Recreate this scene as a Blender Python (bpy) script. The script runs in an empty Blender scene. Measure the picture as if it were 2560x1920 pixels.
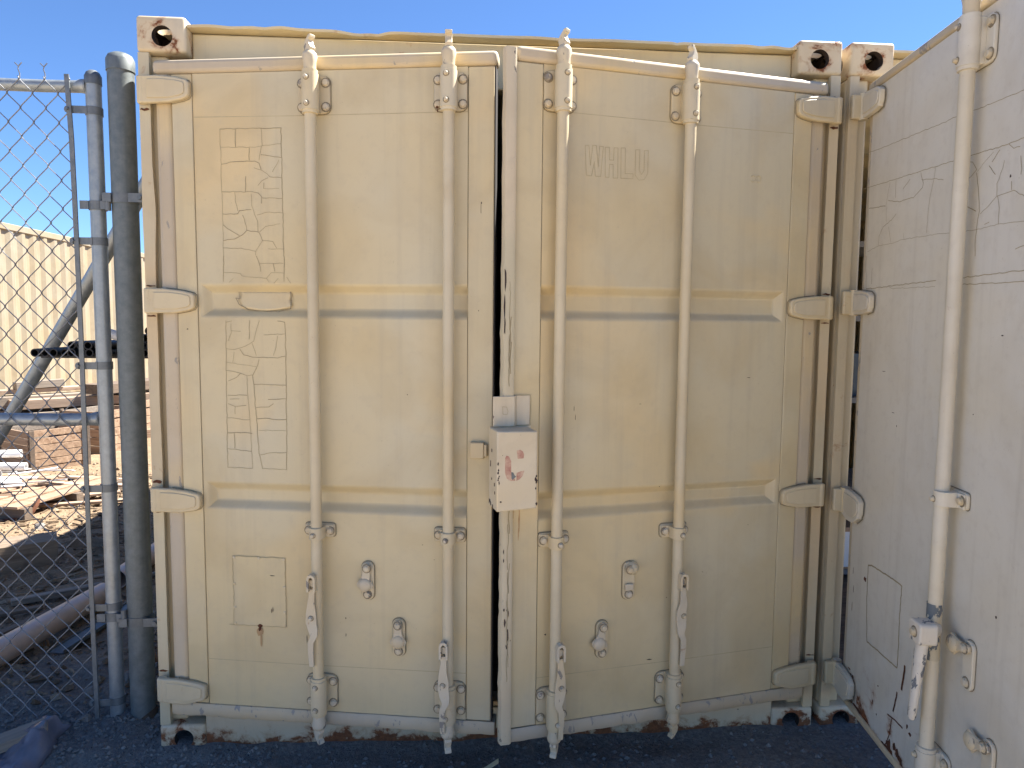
import bpy, bmesh, math, random
from mathutils import Vector, Matrix, noise
random.seed(7)
R = math.radians
sc = bpy.context.scene
COL = sc.collection

# ---------------------------------------------------------------- camera, sky, sun, exposure
cam = bpy.data.cameras.new('camera')
cam.sensor_fit = 'HORIZONTAL'; cam.sensor_width = 36.0; cam.lens = 36.0 * 1775 / 2560
cam.clip_start = 0.05; cam.clip_end = 2000
camo = bpy.data.objects.new('camera', cam); COL.objects.link(camo)
camo.location = (-0.1253, -2.5331, 1.578); camo.rotation_euler = (1.4862, -0.0091, -0.0674)
sc.camera = camo

TO_SUN = Vector((0.70, 0.32, 1.0)).normalized()
world = bpy.data.worlds.new('World'); sc.world = world; world.use_nodes = True
wn = world.node_tree.nodes; wl = world.node_tree.links
sky = wn.new('ShaderNodeTexSky'); sky.sky_type = 'NISHITA'; sky.sun_disc = False
sky.sun_elevation = math.asin(TO_SUN.z); sky.sun_rotation = math.atan2(TO_SUN.x, TO_SUN.y)
sky.air_density = 0.8; sky.dust_density = 0.0; sky.ozone_density = 10.0; sky.altitude = 600
bg = wn['Background']; bg.inputs['Strength'].default_value = 0.058
wl.new(sky.outputs[0], bg.inputs[0])
sun = bpy.data.lights.new('sun', 'SUN'); sun.energy = 5.0; sun.angle = R(0.5); sun.color = (1.0, 0.95, 0.88)
suno = bpy.data.objects.new('sun', sun); COL.objects.link(suno); suno.location = (4, 4, 9)
suno.rotation_euler = TO_SUN.to_track_quat('Z', 'Y').to_euler()
sc.view_settings.view_transform = 'Standard'; sc.view_settings.look = 'None'
sc.view_settings.exposure = 2.03; sc.view_settings.gamma = 1.0; sc.view_settings.use_curve_mapping = False
sc.render.engine = 'CYCLES'; sc.cycles.max_bounces = 8; sc.cycles.diffuse_bounces = 6

# ---------------------------------------------------------------- materials
class NT:
    def __init__(s, name):
        s.mat = bpy.data.materials.new(name); s.mat.use_nodes = True
        s.t = s.mat.node_tree; s.n = s.t.nodes; s.l = s.t.links
        s.p = s.n['Principled BSDF']
    def new(s, typ, **kw):
        nd = s.n.new(typ)
        for k, v in kw.items():
            if hasattr(nd, k): setattr(nd, k, v)
        return nd
    def put(s, sock, v):
        if isinstance(v, bpy.types.NodeSocket): s.l.new(v, sock)
        elif isinstance(v, (tuple, list)) and len(v) == 3 and sock.type == 'RGBA': sock.default_value = (*v, 1)
        elif sock.type == 'RGBA' and isinstance(v, (int, float)): sock.default_value = (v, v, v, 1)
        else: sock.default_value = v
    def coord(s, scale=(1, 1, 1), rand=True):
        tc = s.new('ShaderNodeTexCoord'); mp = s.new('ShaderNodeMapping'); s.put(mp.inputs['Scale'], Vector(scale))
        if rand:
            oi = s.new('ShaderNodeObjectInfo'); m = s.math('MULTIPLY', oi.outputs['Random'], 37.0)
            va = s.new('ShaderNodeVectorMath', operation='ADD'); s.l.new(tc.outputs['Object'], va.inputs[0]); s.l.new(m, va.inputs[1])
            s.l.new(va.outputs[0], mp.inputs[0])
        else: s.l.new(tc.outputs['Object'], mp.inputs[0])
        return mp.outputs[0]
    def noise(s, vec, scale, detail=4, rough=.55, dist=0):
        nd = s.new('ShaderNodeTexNoise'); s.l.new(vec, nd.inputs['Vector'])
        nd.inputs['Scale'].default_value = scale; nd.inputs['Detail'].default_value = detail
        nd.inputs['Roughness'].default_value = rough; nd.inputs['Distortion'].default_value = dist
        return nd.outputs['Fac']
    def math(s, op, a, b=0.0, clamp=False):
        nd = s.new('ShaderNodeMath', operation=op, use_clamp=clamp); s.put(nd.inputs[0], a); s.put(nd.inputs[1], b); return nd.outputs[0]
    def ramp(s, v, lo, hi, a=0.0, b=1.0):
        nd = s.new('ShaderNodeMapRange'); nd.clamp = True; s.put(nd.inputs[0], v)
        for i, q in enumerate((lo, hi, a, b)): nd.inputs[i + 1].default_value = q
        return nd.outputs[0]
    def mix(s, f, a, b, mode='MIX'):
        nd = s.new('ShaderNodeMix', data_type='RGBA', blend_type=mode); s.put(nd.inputs[0], f); s.put(nd.inputs[6], a); s.put(nd.inputs[7], b); return nd.outputs[2]
    def bump(s, h, strength, dist, nrm=None):
        nd = s.new('ShaderNodeBump'); nd.inputs['Strength'].default_value = strength; nd.inputs['Distance'].default_value = dist
        s.l.new(h, nd.inputs['Height'])
        if nrm: s.l.new(nrm, nd.inputs['Normal'])
        return nd.outputs[0]
    def done(s, col, rough, nrm=None, metal=0.0, spec=.5):
        s.put(s.p.inputs['Base Color'], col); s.put(s.p.inputs['Roughness'], rough); s.put(s.p.inputs['Metallic'], metal)
        s.p.inputs['Specular IOR Level'].default_value = spec
        if nrm: s.l.new(nrm, s.p.inputs['Normal'])
        return s.mat

TAN = (0.595, 0.488, 0.280); TANW = (0.635, 0.495, 0.265); TANG = (0.555, 0.490, 0.330)
RUST = (0.13, 0.045, 0.018); RUSTL = (0.33, 0.14, 0.05)
def paint(name, base=TAN, warm=TANW, grey=TANG, rust=None, rscale=9, zrust=None, ring=None, rough=.46, chip=None, chipcol=(.06, .05, .05), grime=.22, rand=True):
    """aged sprayed paint; rust = noise threshold, zrust = (z of full rust, z of none), chip = threshold for flaked spots"""
    m = NT(name); v = m.coord(rand=rand)
    big = m.noise(v, 1.5, 2, .5); c = m.mix(m.ramp(big, .40, .62), grey, base)
    big2 = m.noise(v, 2.3, 2, .45, .5); c = m.mix(m.ramp(big2, .52, .70), c, warm)
    big3 = m.noise(v, 3.1, 4, .55, .8); c = m.mix(m.ramp(big3, .46, .72, 0, .48), c, tuple(x * k_ for x, k_ in zip(base, (.78, .74, .68))))
    st = m.noise(m.coord((22, 22, .9), rand), 1.0, 5, .6)
    c = m.mix(m.ramp(st, .52, .75, 0, grime), c, (.33, .28, .21))
    mot = m.noise(v, 26, 6, .65); c = m.mix(m.ramp(mot, .52, .8, 0, .24), c, (.40, .34, .26))
    sp = m.noise(v, 140, 3, .6); c = m.mix(m.ramp(sp, .70, .76, 0, .45), c, (.26, .20, .14))
    r = m.ramp(mot, .3, .7, rough - .06, rough + .10)
    hb = m.noise(v, 3.2, 2, .4); nrm = m.bump(hb, .20, .03)
    pl = m.noise(v, 190, 2, .5); nrm = m.bump(pl, .10, .0012, nrm)
    if chip is not None:
        ch = m.noise(m.coord((1, 1, .45), rand), 34, 7, .62, .4); f = m.ramp(ch, chip, chip + .015)
        c = m.mix(f, c, chipcol); r = m.mix(f, r, .75); nrm = m.bump(m.math('SUBTRACT', 1.0, f), .5, .0012, nrm)
    if rust is not None:
        rn = m.noise(v, rscale, 9, .68, .35)
        if zrust:
            tc = m.new('ShaderNodeTexCoord'); sx = m.new('ShaderNodeSeparateXYZ'); m.l.new(tc.outputs['Object'], sx.inputs[0])
            rn = m.math('ADD', rn, m.ramp(sx.outputs[2], zrust[0], zrust[1], .26, -.04))
        if ring:
            tc2 = m.new('ShaderNodeTexCoord'); s2 = m.new('ShaderNodeSeparateXYZ'); m.l.new(tc2.outputs['Object'], s2.inputs[0])
            dx = m.math('SUBTRACT', m.math('ABSOLUTE', s2.outputs[0]), .085); dz = m.math('SUBTRACT', s2.outputs[2], ring)
            dd = m.math('SQRT', m.math('ADD', m.math('MULTIPLY', dx, dx), m.math('MULTIPLY', dz, dz)))
            rn = m.math('ADD', rn, m.ramp(dd, .033, .058, .085, 0))
        halo = m.ramp(rn, rust - .07, rust + .02, 0, .55); c = m.mix(halo, c, RUSTL)
        core = m.ramp(rn, rust, rust + .045)
        rc = m.mix(m.ramp(m.noise(v, 60, 5), .35, .65), RUST, (.24, .085, .03)); c = m.mix(core, c, rc)
        r = m.mix(core, r, .88); nrm = m.bump(m.math('MULTIPLY', core, m.noise(v, 110, 4)), .6, .004, nrm)
    return m.done(c, r, nrm)

def steel(name, col, col2, rough=.42, metal=.55, scale=30):
    m = NT(name); v = m.coord(); a = m.noise(v, scale, 6, .65); b = m.noise(m.coord((40, 40, 1.2)), 1, 4)
    c = m.mix(m.ramp(a, .35, .68), col, col2); c = m.mix(m.ramp(b, .5, .75, 0, .35), c, tuple(x * .7 for x in col))
    return m.done(c, m.ramp(a, .3, .7, rough - .08, rough + .15), m.bump(a, .12, .001), metal)
def wood(name, a, b, axis=0, rough=.8, grain=1.0):
    m = NT(name); s = [26, 26, 26]; s[axis] = 1.6; v = m.coord(tuple(s)); g = m.noise(v, 1.0, 7, .65, .8)
    oi = m.new('ShaderNodeObjectInfo'); c = m.mix(m.ramp(g, .34, .68), a, b)
    c = m.mix(m.math('MULTIPLY', oi.outputs['Random'], .45), c, tuple(x * .62 for x in b))
    k = m.noise(m.coord((6, 6, 6)), 1.0, 3); c = m.mix(m.ramp(k, .62, .72, 0, .6), c, tuple(x * .4 for x in a))
    return m.done(c, rough, m.bump(g, .5 * grain, .004))
def plain(name, col, rough=.6, metal=0, var=.25, scale=18, bump=.15):
    m = NT(name); v = m.coord(); a = m.noise(v, scale, 6, .6)
    c = m.mix(m.ramp(a, .3, .7), tuple(x * (1 - var) for x in col), tuple(min(1, x * (1 + var * .4)) for x in col))
    return m.done(c, rough, m.bump(a, bump, .002), metal)

M = {}
M['panel'] = paint('tan_panel_paint', rust=.80)
M['hard'] = paint('tan_hardware_paint', base=(.60, .50, .31), warm=(.61, .49, .285), grey=(.57, .495, .34), rust=.735, rscale=20)
M['hardworn'] = paint('worn_hardware_paint', base=(.60, .51, .345), warm=(.60, .49, .31), grey=(.57, .505, .38), rust=.70, rscale=24, chip=.61, chipcol=(.25, .225, .19))
M['hardc'] = paint('skylit_tan_hardware_paint', base=(.655, .595, .46), warm=(.65, .58, .43), grey=(.64, .60, .50), rust=.73, rscale=20)  # hardware greyed to match the open door, sky light put into the colour
M['cast'] = paint('tan_casting_paint_rusted', base=(.60, .50, .33), warm=(.60, .48, .30), grey=(.57, .50, .37), rust=.60, rscale=13, chip=.72, ring=.052)
M['lowcast'] = paint('tan_low_casting_rusted', base=(.62, .51, .34), warm=(.60, .47, .29), grey=(.60, .51, .37), rust=.62, rscale=11, zrust=(.0, .14), ring=.066)
M['sill'] = paint('tan_sill_rusted', base=(.64, .51, .325), warm=(.62, .47, .27), grey=(.60, .50, .35), rust=.645, rscale=8, zrust=(.02, .13), chip=.68, chipcol=(.05, .045, .04))
M['post'] = paint('tan_post_paint', base=(.58, .48, .31), warm=(.60, .46, .27), rust=.69, rscale=14, chip=.74, chipcol=(.10, .05, .03))
M['header'] = paint('tan_header_paint', rust=.68, rscale=12)
M['gasket'] = paint('painted_rubber_gasket', base=(.56, .46, .31), grey=(.49, .42, .31), chip=.655, chipcol=(.32, .29, .24), rough=.6)
M['gasketlow'] = paint('worn_rubber_gasket', base=(.54, .455, .31), warm=(.55, .44, .28), grey=(.46, .395, .29), chip=.60, chipcol=(.30, .275, .24), rough=.62)
M['flange'] = paint('cracked_flange_paint', base=(.63, .54, .38), warm=(.63, .52, .35), chip=.655, chipcol=(.07, .065, .06), rough=.6)
M['panelC'] = paint('skylit_tan_panel_paint', base=(.665, .625, .52), warm=(.66, .61, .49), grey=(.65, .625, .55), rust=.74, rscale=7, zrust=(.16, .50), rough=.42)  # same tan paint, with the grey of sky light put into the colour
M['boxp'] = paint('lock_box_paint', base=(.645, .545, .37), warm=(.63, .52, .33), grey=(.63, .555, .41), chip=.70, chipcol=(.10, .04, .03))
M['wornhandle'] = paint('worn_white_handle_paint', base=(.72, .68, .59), warm=(.68, .62, .51), grey=(.71, .68, .61), chip=.545, chipcol=(.17, .18, .19))
M['wornrod'] = paint('worn_rod_paint', base=(.66, .62, .52), chip=.515, chipcol=(.13, .15, .16))
M['edgeshade'] = plain('dark_edge_shade', (.035, .032, .03), .7, 0, .3)
M['edgeline'] = plain('contact_shade_and_grime', (.27, .225, .15), .9, 0, .3)  # painted contact shade along with grime and paint-crack lines at hardware edges
M['crack'] = plain('dirt_in_cracks', (.385, .318, .19), .9, 0, .3)
M['seamdirt'] = plain('dirty_weld_line', (.46, .385, .235), .8, 0, .2)
M['outline'] = plain('decal_edge_dirt', (.455, .375, .22), .85, 0, .2)
M['rustdirt'] = plain('rusty_dirt', (.085, .06, .045), .95, 0, .5, 40, .5)
M['cavity'] = plain('rusty_cavity_shade', (.035, .022, .016), .95, 0, .5, 40, .4)  # rust colour darkened to paint the shade inside the casting holes
M['rustrun'] = plain('thin_rust_stain', (.46, .30, .15), .85, 0, .3, 30)
M['rust'] = plain('bare_rust', (.12, .042, .018), .92, 0, .5, 60, .5)
M['chip'] = plain('dark_chip', (.055, .035, .03), .85, 0, .4, 60)
M['galv'] = steel('galvanised_pipe', (.27, .30, .31), (.38, .41, .42), .38, .45)
M['galvd'] = steel('weathered_galvanised_post', (.12, .14, .142), (.19, .212, .214), .5, .35)
M['galvw'] = steel('dull_zinc_fittings', (.14, .155, .16), (.22, .235, .24), .5, .5)
M['wire'] = steel('galvanised_wire', (.17, .175, .18), (.30, .305, .31), .5, .35, 60)
M['bright'] = steel('bright_steel', (.55, .55, .54), (.70, .70, .70), .35, .7)
M['black'] = plain('black_plastic', (.012, .012, .014), .55, 0, .3)
M['dark'] = plain('door_back_shade', (.05, .05, .055), .85, 0, .3)  # painted shade for the door backs, keeps the gap between doors black
M['inside'] = plain('container_interior_paint', (.16, .16, .16), .8, 0, .3)
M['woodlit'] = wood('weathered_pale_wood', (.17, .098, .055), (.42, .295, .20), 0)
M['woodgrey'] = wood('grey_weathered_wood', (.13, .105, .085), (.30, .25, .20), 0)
M['wooddark'] = wood('dark_old_wood', (.06, .045, .035), (.17, .125, .09), 0)
M['pvc'] = plain('dusty_pinkish_pipe', (.56, .41, .325), .38, 0, .22, 7, .05)
M['white'] = plain('white_scrap', (.72, .71, .69), .4, 0, .15, 9)
M['alu'] = steel('scrap_aluminium', (.50, .50, .50), (.72, .72, .72), .35, .6)
M['stone'] = plain('grey_stone', (.20, .18, .16), .9, 0, .4, 14, .5)
M['plastic'] = plain('crumpled_plastic_sheet', (.17, .165, .20), .25, 0, .35, 8, .2)
M['dry'] = plain('dry_weed', (.33, .17, .07), .8, 0, .5, 30)
M['straw'] = plain('pale_straw', (.50, .40, .26), .8, 0, .3, 30)
M['carton'] = plain('brown_cardboard', (.38, .25, .15), .8)
M['label'] = plain('white_paper_label', (.75, .75, .74), .7, 0, .05)
M['ink'] = plain('black_ink', (.02, .02, .02), .7)
M['blue'] = plain('blue_plastic_tub', (.02, .05, .085), .5)

def m_red():
    m = NT('faded_red_stencil'); v = m.coord(); a = m.noise(v, 30, 5, .7); b = m.noise(v, 160, 4, .7)
    c = m.mix(m.ramp(m.math('ADD', a, m.math('MULTIPLY', b, .35)), .45, .80), (.36, .12, .085), (.58, .40, .28))
    return m.done(c, .55)
M['red'] = m_red()

def m_ground():
    m = NT('yard_ground'); tc = m.new('ShaderNodeTexCoord'); v = m.coord(rand=False)
    sx = m.new('ShaderNodeSeparateXYZ'); m.l.new(tc.outputs['Object'], sx.inputs[0])
    n1 = m.noise(v, 2.2, 5, .6); fine = m.noise(v, 60, 8, .7); mid = m.noise(v, 11, 6, .65)
    dirt = m.mix(m.ramp(mid, .35, .68), (.150, .096, .054), (.262, .188, .118)); dirt = m.mix(m.ramp(fine, .42, .66, 0, .75), dirt, (.315, .24, .155))
    dirt = m.mix(m.ramp(fine, .36, .30, 0, .8), dirt, (.09, .07, .055))
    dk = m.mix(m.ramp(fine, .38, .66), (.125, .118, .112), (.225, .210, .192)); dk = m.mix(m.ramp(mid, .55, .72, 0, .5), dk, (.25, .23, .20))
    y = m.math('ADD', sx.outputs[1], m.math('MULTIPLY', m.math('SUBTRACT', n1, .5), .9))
    back = m.ramp(y, .25, 1.5); front = m.ramp(y, -.6, -1.1)  # unseen ground before the doors made pale to bounce warm light on them
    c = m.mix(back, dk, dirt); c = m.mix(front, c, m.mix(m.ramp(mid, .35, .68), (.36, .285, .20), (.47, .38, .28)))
    nrm = m.bump(mid, .5, .02); nrm = m.bump(fine, .9, .012, nrm)
    return m.done(c, m.ramp(fine, .3, .7, .78, .97), nrm, 0, .25)
M['ground'] = m_ground()

def m_gravel(name, a, b):
    m = NT(name); v = m.coord(); g = m.new('ShaderNodeNewGeometry')
    c = m.mix(g.outputs['Random Per Island'], a, b); n = m.noise(v, 90, 4)
    return m.done(m.mix(m.ramp(n, .4, .7, 0, .5), c, tuple(x * .6 for x in a)), .88, m.bump(n, .4, .003), 0, .3)
M['gravel'] = m_gravel('dark_gravel', (.11, .106, .102), (.235, .22, .20))
M['clod'] = m_gravel('dirt_clods', (.115, .075, .045), (.31, .24, .165))
M['chipsw'] = m_gravel('wood_chips_and_twigs', (.11, .075, .048), (.36, .28, .19))

# ---------------------------------------------------------------- mesh helpers
class B:
    def __init__(s, f=None): s.v = []; s.f = []; s.m = f or (lambda p: p)
    def add(s, vs, fs):
        k = len(s.v); s.v += [tuple(s.m(p)) for p in vs]; s.f += [tuple(i + k for i in f) for f in fs]; return s
    def box(s, x0, x1, y0, y1, z0, z1):
        return s.add([(x, y, z) for x in (x0, x1) for y in (y0, y1) for z in (z0, z1)],
                     [(0, 1, 3, 2), (4, 6, 7, 5), (0, 4, 5, 1), (2, 3, 7, 6), (0, 2, 6, 4), (1, 5, 7, 3)])
    def ring(s, c, ax, r, n, ph=0):
        ax = Vector(ax).normalized(); t = ax.orthogonal().normalized(); b = ax.cross(t)
        return [tuple(Vector(c) + r * (math.cos(ph + 2 * math.pi * i / n) * t + math.sin(ph + 2 * math.pi * i / n) * b)) for i in range(n)]
    def rings(s, rs, cap=True, closed=False):
        n = len(rs[0]); vs = [p for r in rs for p in r]; fs = []
        for k in range(len(rs) - (0 if closed else 1)):
            a = k * n; b = ((k + 1) % len(rs)) * n
            fs += [(a + i, a + (i + 1) % n, b + (i + 1) % n, b + i) for i in range(n)]
        if cap: fs += [tuple(range(n))[::-1], tuple((len(rs) - 1) * n + i for i in range(n))]
        return s.add(vs, fs)
    def lathe(s, p0, ax, prof, n=20, cap=True):
        ax = Vector(ax).normalized(); return s.rings([s.ring(Vector(p0) + ax * h, ax, max(r, 1e-4), n) for h, r in prof], cap)
    def cyl(s, p0, p1, r, n=16, r2=None, cap=True):
        d = Vector(p1) - Vector(p0); return s.lathe(p0, d, [(0, r), (d.length, r if r2 is None else r2)], n, cap)
    def pipe(s, p0, p1, r, ri, n=20):
        d = Vector(p1) - Vector(p0); L = d.length; return s.lathe(p0, d, [(0, ri), (0, r), (L, r), (L, ri)], n, False).lathe(p0, d, [(0, ri), (L, ri)], n, False)
    def tube(s, path, r, n=8, cap=True, flat=None):
        P = [Vector(p) for p in path]; rs = []; up = None
        for i, p in enumerate(P):
            d = (P[min(i + 1, len(P) - 1)] - P[max(i - 1, 0)]).normalized()
            if up is None: up = d.orthogonal().normalized()
            up = (up - d * up.dot(d)).normalized(); b = d.cross(up); rr = r[i] if isinstance(r, (list, tuple)) else r
            rs.append([tuple(p + rr * (math.cos(2 * math.pi * k / n) * up + math.sin(2 * math.pi * k / n) * b)) for k in range(n)])
        return s.rings(rs, cap)
    def prism(s, poly, a, b):      # polygon in (x,z), extruded along y from a to b
        n = len(poly); vs = [(x, a, z) for x, z in poly] + [(x, b, z) for x, z in poly]
        return s.add(vs, [tuple(range(n)), tuple(range(2 * n - 1, n - 1, -1))] + [(i, (i + 1) % n, n + (i + 1) % n, n + i) for i in range(n)])
    def ribbon(s, path, w, y):     # thin flat line in the (x,z) plane
        P = [Vector(p) for p in path]
        for i in range(len(P) - 1):
            d = P[i + 1] - P[i]
            if d.length < 1e-6: continue
            d.normalize(); q = Vector((-d.y, d.x)) * w * .5; e = d * w * .3; a, b = P[i] - e, P[i + 1] + e
            s.add([(a.x + q.x, y, a.y + q.y), (b.x + q.x, y, b.y + q.y), (b.x - q.x, y, b.y - q.y), (a.x - q.x, y, a.y - q.y)], [(0, 1, 2, 3)])
        return s
    def mesh(s, name, mat, smooth=40):
        me = bpy.data.meshes.new(name); me.from_pydata(s.v, [], s.f); bm = bmesh.new(); bm.from_mesh(me)
        bmesh.ops.recalc_face_normals(bm, faces=bm.faces); bm.to_mesh(me); bm.free(); me.materials.append(mat)
        if smooth:
            for p in me.polygons: p.use_smooth = True
            me.set_sharp_from_angle(angle=R(smooth))
        return me
    def build(s, name, mat, parent=None, smooth=40, bevel=0, loc=None, seg=2):
        return link(name, s.mesh(name, mat, smooth), parent, loc, bevel, seg)
def link(name, me, parent=None, loc=None, bevel=0, seg=2):
    o = bpy.data.objects.new(name, me); COL.objects.link(o)
    if parent: o.parent = parent
    if loc: o.location = loc
    if bevel:
        b = o.modifiers.new('bevel', 'BEVEL'); b.width = bevel; b.segments = seg; b.limit_method = 'ANGLE'; b.angle_limit = R(40)
    return o
def tag(o, label, cat, group=None, kind=None):
    if label: o['label'] = label
    if cat: o['category'] = cat
    if group: o['group'] = group
    if kind: o['kind'] = kind
    return o
def empty(name, loc=(0, 0, 0), rz=0.0):
    o = bpy.data.objects.new(name, None); COL.objects.link(o); o.location = loc; o.rotation_euler = (0, 0, rz); o.empty_display_size = .1; return o
def rrect(x0, x1, z0, z1, r, n=4):
    out = []
    for cx, cz, a in ((x1 - r, z1 - r, 0), (x0 + r, z1 - r, 90), (x0 + r, z0 + r, 180), (x1 - r, z0 + r, 270)):
        out += [(cx + r * math.cos(R(a + 90 * i / n)), cz + r * math.sin(R(a + 90 * i / n))) for i in range(n + 1)]
    return out
def fbm(x, y, z=0.0): return noise.fractal((x, y, z), 1.0, 2.0, 4)
def sstep(a, b, x):
    t = max(0, min(1, (x - a) / (b - a))); return t * t * (3 - 2 * t)

CRACK_L=[[(0.249,2.212),(0.459,2.212),(0.46,2.021),(0.46,1.796)],[(0.249,2.212),(0.25,2.023),(0.251,1.856),(0.251,1.796)],[(0.303,2.212),(0.302,2.154)],[(0.391,2.213),(0.394,2.156)],[(0.252,2.153),(0.365,2.151),(0.417,2.158),(0.459,2.161)],[(0.349,2.15),(0.348,2.11)],[(0.391,2.155),(0.382,2.109)],[(0.389,2.127),(0.422,2.123),(0.458,2.117)],[(0.252,2.098),(0.299,2.106),(0.369,2.107),(0.382,2.099),(0.388,2.08)],[(0.364,2.085),(0.388,2.078),(0.407,2.066),(0.418,2.055)],[(0.45,2.109),(0.427,2.071)],[(0.418,2.055),(0.459,2.051)],[(0.412,2.052),(0.388,2.041),(0.376,2.027)],[(0.335,2.057),(0.332,2.007)],[(0.397,2.036),(0.396,2.017)],[(0.398,2.017),(0.449,2.017)],[(0.25,2.008),(0.355,2.007),(0.376,2.003),(0.389,1.989),(0.387,1.969)],[(0.389,1.987),(0.46,1.985)],[(0.295,2.006),(0.297,1.978),(0.305,1.945)],[(0.352,2.0),(0.354,1.961),(0.363,1.933),(0.374,1.911),(0.373,1.878)],[(0.252,1.935),(0.304,1.935),(0.31,1.945),(0.351,1.949)],[(0.371,1.931),(0.401,1.94),(0.46,1.937)],[(0.321,1.931),(0.33,1.906),(0.334,1.881)],[(0.253,1.899),(0.281,1.878),(0.308,1.864)],[(0.252,1.847),(0.29,1.853),(0.32,1.867),(0.335,1.881),(0.376,1.875)],[(0.379,1.876),(0.4,1.894),(0.45,1.902)],[(0.376,1.875),(0.388,1.847),(0.423,1.844),(0.437,1.822)],[(0.388,1.847),(0.375,1.827),(0.364,1.811),(0.363,1.799)],[(0.25,1.823),(0.313,1.822),(0.364,1.812)],[(0.407,1.82),(0.46,1.819)],[(0.251,1.796),(0.248,1.711)],[(0.462,1.796),(0.46,1.712)],[(0.365,1.796),(0.375,1.774),(0.38,1.745)],[(0.377,1.772),(0.459,1.772)],[(0.424,1.772),(0.429,1.745)],[(0.251,1.741),(0.308,1.738),(0.313,1.729),(0.399,1.723),(0.417,1.74),(0.459,1.74)],[(0.399,1.723),(0.408,1.709)],[(0.253,1.58),(0.251,1.476),(0.247,1.076)],[(0.247,1.076),(0.336,1.075)],[(0.336,1.075),(0.332,1.199),(0.323,1.391)],[(0.46,1.576),(0.462,1.456),(0.458,1.074)],[(0.372,1.075),(0.458,1.074)],[(0.372,1.075),(0.361,1.129),(0.347,1.362),(0.343,1.397)],[(0.253,1.574),(0.274,1.579)],[(0.435,1.58),(0.46,1.576)],[(0.337,1.581),(0.334,1.518)],[(0.271,1.569),(0.27,1.54),(0.26,1.511)],[(0.271,1.546),(0.304,1.544)],[(0.371,1.581),(0.357,1.541),(0.35,1.512),(0.32,1.495),(0.283,1.483),(0.252,1.485)],[(0.386,1.533),(0.459,1.537)],[(0.434,1.53),(0.424,1.479),(0.418,1.464)],[(0.301,1.483),(0.313,1.466),(0.343,1.458),(0.385,1.457),(0.433,1.456),(0.459,1.462)],[(0.344,1.504),(0.358,1.463)],[(0.28,1.474),(0.274,1.439)],[(0.252,1.439),(0.306,1.431),(0.357,1.426)],[(0.367,1.449),(0.363,1.432),(0.345,1.397)],[(0.251,1.411),(0.288,1.406),(0.323,1.394),(0.343,1.397)],[(0.257,1.375),(0.287,1.387),(0.301,1.402)],[(0.347,1.365),(0.461,1.364)],[(0.253,1.326),(0.322,1.327)],[(0.261,1.313),(0.294,1.314)],[(0.397,1.314),(0.46,1.318)],[(0.254,1.297),(0.279,1.287),(0.318,1.292)],[(0.279,1.287),(0.278,1.262)],[(0.354,1.285),(0.399,1.289),(0.415,1.3)],[(0.251,1.248),(0.296,1.246),(0.308,1.242),(0.329,1.243)],[(0.357,1.247),(0.398,1.249),(0.41,1.246),(0.458,1.247)],[(0.25,1.196),(0.282,1.199),(0.337,1.196)],[(0.273,1.194),(0.274,1.144)],[(0.361,1.208),(0.458,1.208)],[(0.249,1.141),(0.334,1.134)],[(0.366,1.123),(0.402,1.13),(0.458,1.133)]]
FLAP_L=[[(0.29,1.689),(0.294,1.654),(0.273,1.657),(0.293,1.637)],[(0.293,1.637),(0.323,1.621),(0.37,1.615),(0.43,1.613),(0.475,1.613)],[(0.474,1.684),(0.478,1.65),(0.475,1.613)]]
WHLU=[[(0.937,2.153),(0.924,2.154),(0.917,2.092),(0.911,2.155),(0.898,2.155),(0.89,2.088),(0.887,2.154),(0.874,2.154),(0.881,2.058),(0.9,2.058),(0.904,2.104),(0.913,2.058),(0.931,2.059),(0.937,2.153)],[(0.867,2.152),(0.852,2.153),(0.851,2.113),(0.837,2.113),(0.836,2.153),(0.822,2.153),(0.821,2.057),(0.837,2.056),(0.838,2.099),(0.851,2.099),(0.852,2.057),(0.865,2.057),(0.867,2.152)],[(0.811,2.154),(0.796,2.155),(0.795,2.073),(0.766,2.074),(0.767,2.058),(0.81,2.057),(0.811,2.154)],[(0.759,2.152),(0.744,2.153),(0.745,2.087),(0.736,2.074),(0.727,2.088),(0.727,2.152),(0.713,2.153),(0.714,2.078),(0.726,2.058),(0.745,2.055),(0.759,2.07),(0.759,2.152)]]
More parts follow.
